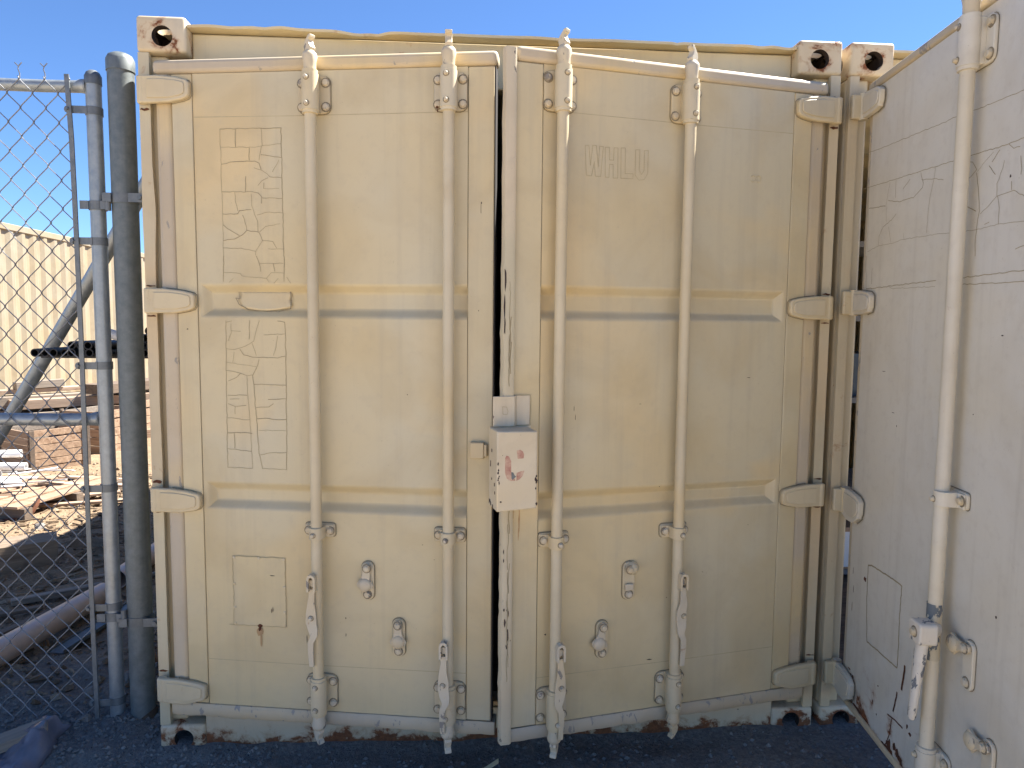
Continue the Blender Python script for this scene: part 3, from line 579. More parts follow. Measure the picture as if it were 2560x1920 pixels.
DR.flecks('paint_chip', [(1.205, 1.72, .004, .045), (1.207, 1.63, .0035, .05), (1.206, 1.57, .003, .03), (1.198, .60, .004, .014), (1.188, .56, .003, .025), (1.190, .52, .004, .012), (1.201, .645, .003, .008), (1.204, .84, .002, .01), (1.204, .81, .002, .008), (1.186, .63, .002, .012)], .0192, M['chip'])
DR.add('lock_box', DR.B().prism([(1.122, 1.002), (1.253, .998), (1.253, 1.250), (1.122, 1.247)], .012, .112), M['boxp'], bevel=.005, seg=3)
def bxp(L, d=0): return [(1.253 - (x - 330) / 415 * .131, 1.247 - (y - 580) / 820 * .247) for x, y in L]
b = DR.B()
for P in ([(412, 850), (425, 822), (450, 830), (474, 880), (475, 1000), (500, 1030), (518, 1085), (470, 1088), (430, 1060), (412, 1000)], [(530, 1005), (575, 990), (610, 985), (592, 1040), (560, 1075), (528, 1088)], [(530, 775), (565, 765), (592, 785), (605, 815), (600, 858), (540, 860), (534, 820)]): b.prism(bxp(P), .112, .1124)
o = DR.add('letter_c', b, M['red'], smooth=0); o['label'] = 'faded red stencilled letter C on the lock box'
b = DR.B(); b.prism(bxp([(476, 995), (496, 1000), (510, 1030), (526, 1045), (505, 1060), (490, 1078), (478, 1060)]), .112, .1128); DR.add('bare_patch', b, M['galvd'], smooth=0)
ch = [(1.2535 - .006 + random.uniform(-.003, .002), 1.247 - t * .247 / 820, .0028, random.uniform(.003, .008)) for t in (325, 390, 420, 455, 470, 490, 525)] + [(1.126 + random.uniform(-.002, .003), 1.247 - t * .247 / 820, random.uniform(.002, .005), random.uniform(.003, .007)) for t in (470, 500, 520, 540, 600, 760)] + [(1.235, 1.175, .001, .002), (1.24, 1.03, .003, .003)]
DR.flecks('paint_chip', ch, .1127, M['chip'])
b = DR.B()
for t, o_ in ((210, .05), (355, .035), (385, .035), (520, .05), (550, .085), (640, .09), (770, .02), (785, .04), (800, .065), (770, .03)):
    z = 1.247 - t * .247 / 820; b.box(1.2531, 1.2537, o_ - random.uniform(.003, .006), o_ + .003, z - random.uniform(.003, .01), z + random.uniform(.002, .006))
DR.add('paint_chip', b, M['chip'], smooth=0)['kind'] = 'stuff'
b = DR.B(); Pz = [(1.251), (1.348)]
b.add([(u, o, z) for z in (1.2515, 1.348) for u, o in ((1.1145, .002), (1.160, .004), (1.172, .022), (1.244, .026), (1.244, .020), (1.174, .016), (1.163, -.001), (1.1145, -.001))],
      [(i, (i + 1) % 8, 8 + (i + 1) % 8, 8 + i) for i in range(8)] + [tuple(range(8))[::-1], tuple(range(8, 16))])
DR.add('lock_plate', b, M['boxp'], smooth=30, bevel=.0015)
DR.add('lock_box_back', DR.B().box(1.115, 1.250, .002, .0118, 1.0, 1.249), M['boxp'])
DR.lines('paint_crack', [[(1.213, 1.315), (1.200, 1.314), (1.195, 1.300), (1.198, 1.290), (1.212, 1.291), (1.213, 1.315)]], .0012, .0262, M['outline'])
DR.lines('weld_line', [[(1.1135, 1.252), (1.113, 1.30), (1.1135, 1.349), (1.16, 1.350)]], .003, .0052, M['seamdirt'], .4)
DR.flecks('rust_run', [(1.148, .985, .004, .012), (1.147, .94, .003, .05), (1.149, .89, .002, .03), (1.168, .97, .002, .03)], .0004, M['rustrun'])
DR.flecks('scratch', [(.30, 1.395, .009, .0012), (.64, 1.02, .002, .002), (.60, .62, .002, .002), (.66, .40, .011, .0022), (.46, .70, .002, .0015), (1.05, .535, .004, .004), (.28, .86, .002, .001), (.52, .56, .0015, .0015), (.96, 1.30, .001, .010), (.955, 1.27, .001, .012), (.72, 1.31, .005, .0008), (.30, 2.06, .009, .007), (.275, 2.055, .007, .006)][:11], -.0028, M['chip'])
b = DR.B()
for u in (.312, .290): b.tube([(u + .009 * math.cos(R(a)), -.003, 2.088 + .011 * math.sin(R(a))) for a in range(40, 321, 28)], .0022, 6)
DR.add('embossed_mark', b, M['panel'])

# open door of the second container, seen from its outer face
DC = Door(cont2, (1.308 - 2.468, -.02, 0), R(97.1), 1)
DC.panel(.036, 1.160, .200, 2.405, [], M['panelC'])
DC.gasket(.005, .0355, .186, 2.420, -.05, -.006, M['gasketlow'], 'side_gasket', .01)
DC.gasket(.006, 1.19, 2.4055, 2.436, -.055, .004, M['gasketlow'], 'top_gasket', .010)
DC.gasket(.006, 1.19, .172, .1995, -.055, .003, M['sill'], 'bottom_gasket', .010)
DC.gasket(1.1605, 1.19, .200, 2.405, -.05, .002, M['gasket'], 'side_gasket', .012)
for z in (2.36, 1.665, .935, .265): DC.hinge(z, .046 if z < 1 else .043, .02 if z < 1 else 0, .135)
for z in (2.36, 1.665, .935, .265):
    b = DC.B(); b.box(-.085, -.012, -.002, .014, z - .043, z + .043)
b = None
DC.rod(.690, .0188); DC.cam(.690, 2.385, True, .9); DC.guide(.690, 2.252, 2.380); DC.strap(.700, 1.115); DC.guide(.690, .262, .392); DC.cam(.690, .245, False, .3)
b = DC.B(); b.prism(rrect(.690, .752, .715, .775, .010), .056, .106); b.cyl((.69, RO, .745), (.715, .075, .745), .026, 14); DC.add('handle_hub', b, M['wornhandle'], bevel=.005, seg=3)
b = DC.B(); rows = []
for h, w, c, o in ((.716, .020, .720, .082), (.66, .019, .716, .084), (.60, .0165, .710, .086), (.585, .0145, .708, .086), (.57, .0155, .707, .086), (.49, .0135, .700, .088), (.482, .009, .699, .088)):
    rows.append([(c + w * math.cos(R(a)), o + w * .8 * math.sin(R(a)), h) for a in range(0, 360, 30)])
b.rings(rows); DC.add('handle', b, M['wornhandle']); DC.bolt(.722, .106, .745)
DC.add('worn_rod_patch', DC.B().cyl((.690, RO, .655), (.690, RO, .815), .0198, 20, cap=False), M['wornrod'])
DC.catch(.800, .690, 1.35, True); DC.catch(.905, .480, 1.3, True); DC.catch(1.0, 1.4, 0, True) if 0 else None
DC.lines('paint_crack', CRACK_C, .0017, -.0034, M['crack'], .35)
DC.lines('data_plate_edge', DATA_C, .0042, -.0034, M['crack'], .4)
DC.lines('rust_crack', RUST_C, .0075, -.0030, M['rust'], .5)
DC.flecks('rust_spot', [(.045, .215, .02, .012), (.10, .212, .022, .010), (.17, .206, .03, .006), (.22, .204, .02, .004), (.075, .318, .014, .004), (.105, .300, .008, .010), (.43, .235, .012, .02), (.52, .33, .012, .006), (.50, .345, .006, .010), (.395, .22, .02, .02), (.45, .225, .012, .016), (.165, .690, .012, .011), (.40, .205, .035, .010), (.47, .215, .02, .012), (.36, .20, .02, .006), (.30, .27, .004, .005), (.27, .30, .003, .006), (.06, .205, .03, .006), (.14, .208, .03, .008), (.10, .225, .015, .01), (.09, .30, .010, .006), (.07, .55, .0015, .02), (.075, .62, .0012, .02), (.066, .685, .001, .014), (.62, .665, .003, .004), (.30, .37, .004, .003)], -.0030, M['rust'])
DC.flecks('scratch', [(.22, 1.43, .014, .001), (.30, 1.30, .012, .0012), (.33, 1.26, .002, .004), (.84, 1.56, .004, .002), (.74, 1.35, .002, .002), (.89, .86, .004, .004), (.60, .80, .003, .006), (.83, 1.95, .003, .005)], -.0030, M['chip'])
for i, (z, sd) in enumerate(((2.36, 0), (1.665, 0), (.935, 0), (.265, 0))):
    b = B(); b.box(-1.2165, -1.158, -.022, -.002, z - .043, z + .043); b.build('hinge_lug', M['hard'], cont2, bevel=.006, seg=3)
    b = B(); b.cyl((-1.172, -.014, z - .046), (-1.172, -.014, z + .046), .017, 14); b.build('hinge_pin', M['hard'], cont2)
for ch_ in DC.root.children:
    if ch_.data.users == 1 and ch_.data.materials and ch_.data.materials[0] == M['hard']: ch_.data.materials[0] = M['hardc']
# cam keepers on the headers
for cc, xs_ in ((cont, (-.53, -.06, .52, .16)), (cont2, (-.5,))):
    for x in xs_:
        b = B(); b.box(x - .012, x + .012, .016, .0535, 2.452, 2.486).tube([(x - .06, .03, 2.470), (x - .02, .024, 2.474), (x, .02, 2.468)], .005, 8); b.build('cam_keeper', M['hard'], cc, bevel=.004)

# things inside the second container, seen through the hinge gap
sh = empty('shelf_unit', (2.35, 1.25, .16)); tag(sh, 'dark shelf unit inside the open container, seen through the gap by the hinges', 'shelf')
for x in (-.78, .78):
    for y in (0, .45): B().box(x - .02, x + .02, y - .02, y + .02, 0, 2.05).build('upright', M['galvd'], sh)
for z in (.03, .50, 1.0, 1.45, 1.85): B().box(-.80, .80, -.03, .48, z, z + .03).build('shelf_board', M['inside'], sh)
bx = empty('carton', (2.02, 1.26, .2205)); tag(bx, 'cardboard carton with a white 50 label on a shelf in the open container', 'box')
B().box(-.20, .20, -.04, .32, 0, .24).build('body', M['carton'], bx, bevel=.004); B().box(-.17, .19, -.043, -.0405, .015, .215).build('paper_label', M['label'], bx)
fc = bpy.data.curves.new('num', 'FONT'); fc.body = '50'; fc.size = .085; fo = bpy.data.objects.new('num', fc); COL.objects.link(fo)
tm = bpy.data.meshes.new_from_object(fo.evaluated_get(bpy.context.evaluated_depsgraph_get())); bpy.data.objects.remove(fo); tm.materials.clear(); tm.materials.append(M['ink'])
to = link('number_50', tm, bx, (-.105, -.0445, .10)); to.rotation_euler = (R(90), 0, 0)
tub = empty('blue_tub', (2.15, 1.26, 1.1905)); tag(tub, 'blue plastic tub on the middle shelf in the open container', 'tub')
b = B(); b.rings([[(x * k, y * k + .2, z) for x, y in rrect(-.25, .25, -.18, .18, .04)] for k, z in ((.86, 0), (1, .22), (1.05, .22), (1.05, .24))]); b.build('shell', M['blue'], tub)

for cx_, sg in ((-1, -1), (1, 1)):
    for z in (2.34, 1.645, .957, .27):
        for e, hh in ((1, .05), (-1, .05)):
            b = B(); zz = z + e * (hh + random.uniform(0, .006)); x = sg * 1.199; n = 11; w, h = .0172, random.uniform(.0015, .0045)
            b.prism([(x + w * math.cos(6.283 * i / n) * random.uniform(.85, 1.0), zz + h * math.sin(6.283 * i / n) * random.uniform(.2, 1.9)) for i in range(n)], .0022, .0038); b.build('rust_spot', M['rust'], cont, 0)

# ---------------------------------------------------------------- chain-link gate and its post
GY = .20
gate = empty('chain_link_gate', (-1.459, GY, .02)); tag(gate, 'galvanised pipe and chain-link gate at the left, hung on the thick post', 'gate')
def G(b, name, mat, bevel=0, smooth=40): return b.build(name, mat, gate, smooth, bevel)
ox, oz = 1.459, -.02
b = B(); b.cyl((0, 0, -.04), (0, 0, 2.42), .0262, 24); G(b, 'frame_post', M['galv'])
b = B(); b.lathe((0, 0, 2.40), (0, 0, 1), [(0, .0285), (.030, .0285), (.033, .0265), (.043, .022), (.050, .013), (.053, .002)], 24); G(b, 'post_cap', M['galvw'])
b = B(); b.cyl((-1.9, 0, -.03), (-1.9, 0, 2.42), .0262, 20); G(b, 'frame_post', M['galv'])
for z, r, nm in ((2.395, .0215, 'top_rail'), (1.190, .0232, 'middle_rail'), (.10, .0, '')):
    if not nm: continue
    b = B(); b.tube([(-1.9 + 1.878 * i / 12, 0, z + .003 * math.sin(i)) for i in range(13)], r, 20); G(b, nm, M['galv'])
    b = B(); b.lathe((-.048, 0, z), (1, 0, 0), [(0, r + .001), (.012, r + .003), (.022, r + .0035), (.026, r)], 20, False); G(b, 'weld_bead', M['galv'])
# woven wires: each zigzag is one wire, linked with its neighbours
DW, DH = .0865, .1005
def wire_mesh(ph):
    pts = []; z = 2.408; k = ph; i = 0
    while z > .035:
        x = DW / 2 if k % 2 else 0.0; yy = -.0052 if k % 2 else .0052
        yy *= 1.0
        pts += [(x + (-.0028 if k % 2 else .0028), yy * .2 - .0, z + .007), (x + (.0022 if k % 2 else -.0022), yy, z), (x + (-.0028 if k % 2 else .0028), yy * .2, z - .007)]
        z -= DH / 2; k += 1
    b = B(); b.tube(pts, .00205, 5)
    if not ph:    # twisted barb above the top row
        b.tube([(0, .004, 2.408), (.003, 0, 2.425), (-.002, 0, 2.440), (.001, 0, 2.450), (.012, 0, 2.462)], .0019, 5).tube([(.001, 0, 2.448), (-.012, 0, 2.461)], .0019, 5)
    return b.mesh('wire', M['wire'], 60)
W0, W1 = wire_mesh(0), wire_mesh(1)
for i in range(42):
    x = -.062 - (i + 1) * DW / 2 - .004
    o = link('wire', W0 if i % 2 else W1, gate, (x, -.028, 0))
# tension bar and bands
b = B(); b.rings([[(x - .008, -.036, z), (x + .008, -.036, z), (x + .008, -.030, z), (x - .008, -.030, z)] for z, x in ((-.01, -.060), (.4, -.063), (1.0, -.064), (1.5, -.062), (2.0, -.064), (2.2, -.066), (2.425, -.074))]); G(b, 'tension_bar', M['galvw'])
for z in (2.306, 1.843, 1.390, .930, .472, .097):
    b = B(); b.pipe((0, 0, z - .014), (0, 0, z + .014), .0292, .0265).box(-.078, -.012, -.0282, -.0246, z - .013, z + .013).cyl((-.078, -.0282, z), (-.078, -.0246, z), .013, 12)
    G(b, 'brace_band', M['galvw']); b = B(); b.cyl((-.076, -.028, z), (-.076, -.042, z), .007, 8, .006); G(b, 'bolt', M['galvw'])
for z in (1.972, .432):
    b = B(); b.pipe((0, 0, z - .016), (0, 0, z + .016), .0305, .0265).box(.022, .058, -.030, -.024, z - .015, z + .015).box(-.05, -.02, -.029, -.025, z - .015, z + .015).cyl((.052, -.034, z - .02), (.052, -.034, z + .034), .010, 12); G(b, 'gate_hinge', M['galvw'])

gp = empty('gate_post', (-1.362, GY, 0)); tag(gp, 'thick weathered galvanised post between the chain-link gate and the container', 'post')
b = B(); b.cyl((0, 0, -.1), (0, 0, 2.49), .0445, 32); b.build('pole', M['galvd'], gp)
b = B(); b.lathe((0, 0, 2.468), (0, 0, 1), [(0, .0478), (.040, .0478), (.044, .046), (.056, .040), (.064, .026), (.068, .004)], 32); b.build('post_cap', M['galvd'], gp)
for z in (2.018, .438):
    b = B(); b.pipe((0, 0, z - .017), (0, 0, z + .017), .0482, .0447).box(-.060, -.03, -.046, -.040, z - .016, z + .016).box(.030, .086, -.046, -.0405, z - .016, z + .016); b.build('hinge_band', M['galvw'], gp)
    b = B(); b.cyl((.072, -.055, z), (.072, .01, z), .008, 10); b.build('bolt', M['galvw'], gp)
b = B(); rs = []
for i in range(13):
    a = 2 * math.pi * i / 12; rs.append(a)
b.rings([[((.0447 + d) * math.cos(a), (.0447 + d) * math.sin(a), z + .025 * max(0, math.cos(a)) + .006 * fbm(a, z * 3)) for a in rs[:-1]] for z, d in ((.0, .012), (.035, .008), (.055, .001))], False); b.build('rusty_collar', M['rustdirt'], gp)

# ---------------------------------------------------------------- galvanised pipe leaning on the container, black pipes on brackets
tdir = (Vector((-1.431, .5, 2.0976)) - Vector((-2.2823, .9, 1.0442))).normalized()
p0 = Vector((-2.2823, .9, 1.0442)); p0 = p0 + tdir * ((gh(-2.95, 1.2) - p0.z) / tdir.z); p1 = Vector((-2.2823, .9, 1.0442)); p1 = p1 + tdir * ((2.60 - p1.z) / tdir.z)
b = B(); b.pipe(p0, p1, .0285, .025, 24); tag(b.build('leaning_pipe', M['galv']), 'long galvanised pipe leaning diagonally against the side of the tan container', 'pipe')
for y in (.52, .68):
    b = B(); b.box(-1.86, -1.2, y - .012, y + .012, 1.4205, 1.4275); tag(b.build('shelf_bracket', M['black']), ('front' if y < .6 else 'rear') + ' dark bracket arm under the black pipes behind the gate', 'bracket', 'bracket arms under the black pipes')
PR = .0165; k = 0
rowsb = [(1.446, [-1.826 + i * .0345 for i in range(13)]), (1.476, [-1.692 + i * .0345 for i in range(5)] + [-1.455, -1.42, -1.386]), (1.506, [-1.437, -1.402]), (1.536, [-1.385])]
for r, (z, xs_) in enumerate(rowsb):
    for i, x in enumerate(xs_):
        y0 = .42 + random.uniform(-.012, .02); b = B(); b.pipe((x, y0, z), (x, .76 + random.uniform(-.03, .02), z), PR, .0125, 16)
        lab = 'black pipe offcut behind the gate, %s from the left in the %s row' % (('first', 'second', 'third', 'fourth', 'fifth', 'sixth', 'seventh', 'eighth', 'ninth', 'tenth', 'eleventh', 'twelfth', 'last')[i], ('bottom', 'second', 'third', 'top')[r])
        tag(b.build('black_pipe', M['black']), lab, 'pipe', 'black pipe offcuts behind the gate')
b = B(); b.tube([(-1.545, .43, 1.526), (-1.530, .43, 1.520), (-1.505, .43, 1.5125), (-1.48, .43, 1.5125)], [.018, .019, .020, .020], 14); tag(b.build('plastic_elbow', M['white']), 'short white plastic elbow lying on top of the black pipes', 'pipe')

# ---------------------------------------------------------------- sunlit container beyond the yard
fcn = empty('shipping_container', (-6.65, 4.2, .05)); tag(fcn, 'sunlit cream corrugated container standing beyond the fence at the left', 'container')
M['cream'] = paint('cream_container_paint', base=(.265, .215, .138), warm=(.27, .21, .125), grey=(.255, .215, .15), rust=.80)
b = B(); prof = []; y = .18
while y < 11.8:
    for dy, dx in ((0, 0), (.072, 0), (.140, .036), (.212, .036)): prof.append((-dx, y + dy))
    y += .28
m = len(prof); b.add([(x, y, z) for z in (.16, 2.80) for x, y in prof], [(i, i + 1, m + i + 1, m + i) for i in range(m - 1)]); b.build('side_wall', M['cream'], fcn, smooth=0)
B().box(-.05, .014, .18, 12.0, 2.80, 2.896).build('top_rail', M['cream'], fcn, bevel=.01); B().box(-.05, .014, .18, 12.0, 0, .16).build('bottom_rail', M['cream'], fcn, bevel=.01)
B().box(-2.42, -.051, .10, 12.1, 2.82, 2.885).build('roof', M['cream'], fcn); B().box(-2.42, -.04, .05, .17, .12, 2.80).build('end_wall', M['cream'], fcn); B().box(-2.42, -.04, 12.02, 12.1, .12, 2.80).build('end_wall', M['cream'], fcn); B().box(-2.43, -2.38, .18, 12.0, .1, 2.81).build('side_wall', M['cream'], fcn)
for y in (0, 12.01):
    B().box(-.162, .018, y, y + .175, 0, .118).build('corner_casting', M['cast'], fcn, bevel=.01); B().box(-.162, .018, y, y + .175, 2.778, 2.897).build('corner_casting', M['cast'], fcn, bevel=.01); B().box(-.15, .012, y + .01, y + .165, .118, 2.778).build('corner_post', M['cream'], fcn, bevel=.01)

# ---------------------------------------------------------------- crates, boards, scrap
def crate(x, y, rz, L, Wd, H, n, label):
    """L along the lit face (local y), Wd across (local -x)"""
    z = gh(x, y) - .01; c = empty('wooden_crate', (x, y, z), rz); tag(c, label, 'crate', 'wooden crates in the yard')
    ph = H / n
    for face in range(4):
        for i in range(n):
            if face == 0 and i == n - 1 and n > 4: dz = .012
            else: dz = 0
            b = B(); t = .018; j = random.uniform(-.003, .003); z0, z1 = i * ph + .003 + dz, (i + 1) * ph - .004 + dz
            if face == 0: b.box(-t + j, j, .01, L - .01, z0, z1)
            elif face == 1: b.box(-Wd, -Wd + t, .01, L - .01, z0, z1)
            elif face == 2: b.box(-Wd + .02, -.02, j, t + j, z0, z1)
            else: b.box(-Wd + .02, -.02, L - t, L, z0, z1)
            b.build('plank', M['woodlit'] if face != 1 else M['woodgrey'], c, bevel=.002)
    for px, py in ((.014, .0), (.014, L - .045), (-Wd - .014, .0), (-Wd - .014, L - .045)):
        x0, x1 = (px - .02, px + .004) if px > 0 else (px - .004, px + .02); B().box(.0005 if px > 0 else -Wd - .024, .024 if px > 0 else -Wd - .0005, py, py + .045, 0, H + .012).build('corner_batten', M['wooddark'], c, bevel=.002)
    B().box(-Wd + .02, -.02, .02, L - .02, .01, .025).build('base_board', M['wooddark'], c)
    return c
crate(-4.43, 4.74, R(-36), .58, .62, .43, 6, 'low slatted wooden crate nearest the gate, half hidden by white scrap')
crate(-4.27, 5.86, R(-20), .62, .60, .50, 5, 'slatted wooden crate standing behind the two pipes, between the other crates')
crate(-4.30, 6.95, R(-15), .60, .60, .50, 5, 'slatted wooden crate farthest back, close to the container edge')
def board(name, p, q, w, t, mat, label, cat='board', group=None, roll=0, bend=0, n=6):
    p, q = Vector(p), Vector(q); d = (q - p).normalized(); sd = d.cross(Vector((0, 0, 1))).normalized(); up = sd.cross(d)
    sd, up = sd * math.cos(roll) + up * math.sin(roll), up * math.cos(roll) - sd * math.sin(roll); b = B(); rows = []
    L = (q - p).length
    for i in range(n + 1):
        f = i / n; e = 1 if 0 < i < n else random.uniform(.92, 1)
        rows.append([tuple(Vector((a * w / 2 * e, (f - .5) * L, c * t + bend * math.sin(math.pi * f)))) for a, c in ((-1, 0), (1, 0), (1, 1), (-1, 1))])
    b.rings(rows); o = b.build(name, mat, None, 30, .003)
    m3 = Matrix((sd, d, up)).transposed(); o.matrix_world = Matrix.Translation((p + q) / 2) @ m3.to_4x4()
    return tag(o, label, cat, group)
for nm in ('woodlit', 'woodgrey', 'wooddark'): pass
M['wl'] = wood('pale_board_along', (.22, .14, .09), (.48, .36, .26), 1); M['wg'] = wood('grey_board_along', (.14, .115, .09), (.33, .275, .215), 1); M['wd'] = wood('brown_board_along', (.07, .05, .038), (.20, .145, .10), 1)
M['wbeam'] = wood('brown_grey_beam', (.12, .085, .058), (.27, .205, .145), 1)
# timber stack behind the crates
z0 = .05
for i in range(4):
    for j in range(3):
        zz = .04 + i * .155
        mats = ('wd', 'wg', 'wl')
        board('timber_board', (-6.25 + j * .36, 6.05 + .04 * i + j * .05, zz), (-4.35 + .35 * j + .05 * random.random(), 7.75 + .06 * i, zz), .28, .11 + .03 * (j == 1), M[mats[(i + j) % 3]], 'old timber in the stack beyond the crates: %s tier, %s' % (('bottom', 'second', 'third', 'top')[i], ('back left', 'centre', 'front right')[j]), 'timber', 'timbers stacked beyond the crates')
        if j == 0:
            for q in (.25, .75): pass
board('timber_board', (-6.0, 6.2, .665), (-5.0, 7.2, .675), .16, .05, M['wl'], 'pale broken board on top of the timber stack', 'timber')
board('timber_board', (-5.6, 6.5, .72), (-5.25, 6.9, .735), .12, .09, M['wg'], 'short grey timber end on top of the timber stack', 'timber')
board('timber_board', (-4.75, 6.62, .655), (-4.05, 8.4, .665), .34, .12, M['wd'], 'dark heavy timber at the right end of the timber stack', 'timber')
# pallet with scrap in the sun
pal = empty('pallet', (-3.95, 3.55, gh(-3.95, 3.55)), R(-14)); tag(pal, 'low weathered pallet under the heap of white scrap', 'pallet')
for i in range(7): B().box(-.62 + i * .18, -.49 + i * .18, -.45, .62, .105, .125).build('slat', M['woodlit'], pal, bevel=.002)
for y in (-.43, .08, .54): B().box(-.63, .63, y, y + .075, .0, .104).build('bearer', M['wooddark'], pal, bevel=.002)
pz = gh(-3.95, 3.55) + .130
for i in range(15):
    a = random.uniform(-.6, .5); cx = -4.15 + random.uniform(-.25, .45); cy = 3.6 + random.uniform(-.25, .45); L = random.uniform(.35, .85); zz = pz + .014 * i * .6
    d = Vector((math.cos(a), math.sin(a), 0)) * L / 2
    board('scrap_strip', (cx - d.x, cy - d.y, zz), (cx + d.x, cy + d.y, zz + random.uniform(0, .05)), random.uniform(.03, .085), .009, M[('white', 'alu', 'white')[i % 3]], 'scrap strip in the heap on the pallet, %s from the bottom' % ('first', 'second', 'third', 'fourth', 'fifth', 'sixth', 'seventh', 'eighth', 'ninth', 'tenth', 'eleventh', 'twelfth', 'thirteenth', 'fourteenth', 'topmost, fifteenth')[i], 'scrap', 'scrap strips heaped on the pallet', random.uniform(-.3, .3), random.uniform(-.01, .03))
for i, (cx, cy, a, L) in enumerate(((-4.35, 3.75, .12, .9), (-4.15, 3.62, -.75, .8), (-4.45, 4.0, .3, .7))):
    d = Vector((math.cos(a), math.sin(a), 0)) * L / 2; z = pz + .16 + .03 * i
    b = B(); b.pipe((cx - d.x, cy - d.y, z), (cx + d.x, cy + d.y, z - .02), .035, .031, 16); tag(b.build('white_tube', M['white']), ('white tube lying level across the scrap heap', 'white tube lying slanted across the scrap heap', 'white tube at the back of the scrap heap')[i], 'pipe')
for i, (p, q, w) in enumerate((((-4.0, 3.25, .06), (-3.1, 3.75, .06), .10), ((-3.75, 3.7, .16), (-3.05, 3.95, .07), .08), ((-3.7, 3.9, .18), (-3.2, 4.25, .07), .07), ((-3.6, 3.3, .06), (-2.95, 3.55, .05), .06))):
    p, q = Vector(p), Vector(q); p.z += gh(p.x, p.y) - .03; q.z += gh(q.x, q.y) - .03
    board('loose_slat', p, q, w, .02, M['wl'], ('lowest splintered slat lying before the scrap heap', 'splintered slat sloping down from the middle of the scrap heap', 'farthest splintered slat behind the scrap heap', 'small splintered slat at the right end of the scrap heap')[i], 'board', 'splintered slats by the scrap heap')
b = B(); b.tube([(-3.66, 2.98, .05), (-3.52, 3.0, .06), (-3.44, 3.06, .09), (-3.42, 3.10, .15), (-3.44, 3.16, .18)], .016, 8); tag(b.build('bent_rusty_bar', M['rust']), 'bent rusty bar lying on the sunlit dirt before the pallet', 'bar')
# squared timber in the foreground of the yard, with a bent strip behind its end
board('timber_beam', (-3.55, 1.62, gh(-3.0, 1.8)), (-2.72, 2.10, gh(-2.8, 2.1)), .24, .165, M['wbeam'], 'thick squared grey timber lying half in the shade behind the gate', 'timber')
b = B(); P = []
for i in range(12):
    f = i / 11; P.append((-2.70 + .30 * f, 2.22 + .10 * math.sin(f * 2.8) - .10 * f * f, .10 - .03 * f + gh(-2.5, 2.2) - .03))
rows = [[(x, y, z - .03), (x, y + .006, z - .03), (x, y + .006, z + .03), (x, y, z + .03)] for x, y, z in P]; b.rings(rows); tag(b.build('bent_strip', M['wg']), 'thin bent strip curling past the end of the squared timber', 'strip')
b = B(); b.pipe((-2.16, .15, .075 + gh(-2.15, .4)), (-2.105, 1.42, .062 + gh(-2.1, 1.4)), .057, .0525, 32); tag(b.build('plastic_pipe', M['pvc']), 'dusty pinkish plastic pipe running behind the chain-link gate', 'pipe')
b = B(); b.pipe((-2.118, 1.60, .062 + gh(-2.1, 1.6)), (-2.06, 2.9, .062 + gh(-2.1, 2.8)), .057, .0525, 32); tag(b.build('plastic_pipe', M['pvc']), 'farther pinkish plastic pipe with its open end beside the thick post', 'pipe')
b = B(); P = [(-.04, .012), (-.04, 0), (.04, 0), (.04, .018), (.036, .018), (.036, .004), (-.036, .004), (-.036, .012)]
p, q = Vector((-2.005, .77, gh(-2, .77) + .004)), Vector((-1.90, 1.42, gh(-1.9, 1.4) + .012)); d = (q - p).normalized(); sd = d.cross(Vector((0, 0, 1)))
b.rings([[tuple(e + sd * x + Vector((0, 0, z))) for x, z in P] for e in (p, q)]); tag(b.build('metal_channel', M['galvw'], None, 20), 'flat grey metal channel lying beside the pinkish pipe', 'channel')
for i, (p, q, w, t, mt, lab) in enumerate((((-2.56, 1.36), (-2.20, 1.60), .055, .03, 'wg', 'short grey plank lying on the dirt above the pinkish pipe'), ((-2.42, .78), (-2.17, 1.55), .05, .03, 'wd', 'long brown plank lying along the far side of the pinkish pipe'), ((-2.75, 1.15), (-2.35, 1.28), .04, .02, 'wd', 'thin brown stick on the shaded dirt near the squared timber'), ((-2.45, 1.72), (-2.25, 1.80), .03, .012, 'wl', 'small pale splinter on the shaded dirt'), ((-2.02, 1.75), (-1.72, 1.95), .03, .015, 'wg', 'small grey stick beyond the thick post'))):
    board('plank', (*p, gh(*p) + .012), (*q, gh(*q) + .012), w, t, M[mt], lab)
board('edge_board', (-2.3, .16, -.005), (-1.47, .165, 0.0), .03, .045, M['wd'], 'half buried reddish brown board under the chain-link gate')
# broken board and plastic sheet at the lower left corner
board('broken_board', (-1.95, -.10, gh(-1.9, -.1) + .005), (-1.625, .045, gh(-1.6, .04) + .045),   .085, .035, M['wg'], 'broken splintered board in the lower left corner')
b = B(); nu, nv = 22, 18; vs = []
for j in range(nv + 1):
    for i in range(nu + 1):
        s_, t = i / nu, j / nv; x = -1.90 + .31 * s_ + .02 * fbm(s_ * 3, t * 3, 1); y = -.17 + .20 * t + .10 * s_ * t + .015 * fbm(s_ * 4, t * 4, 6)
        h = .07 * math.exp(-((s_ - .85) / .25) ** 2 - ((t - .72) / .45) ** 2) + .03 * abs(fbm(s_ * 3.2, t * 3.2, 4)) + .02 * abs(fbm(s_ * 8, t * 8, 2)); e = min(s_, 1 - s_, t, 1 - t); h *= sstep(0, .12, e)
        vs.append((x, y, gh(x, y) + .006 + h))
b.add(vs, [(j * (nu + 1) + i, j * (nu + 1) + i + 1, (j + 1) * (nu + 1) + i + 1, (j + 1) * (nu + 1) + i) for j in range(nv) for i in range(nu)])
o = tag(b.build('plastic_sheet', M['plastic'], None, 60), 'crumpled bluish plastic sheet beside the broken board', 'sheet'); md = o.modifiers.new('t', 'SOLIDIFY'); md.thickness = .002
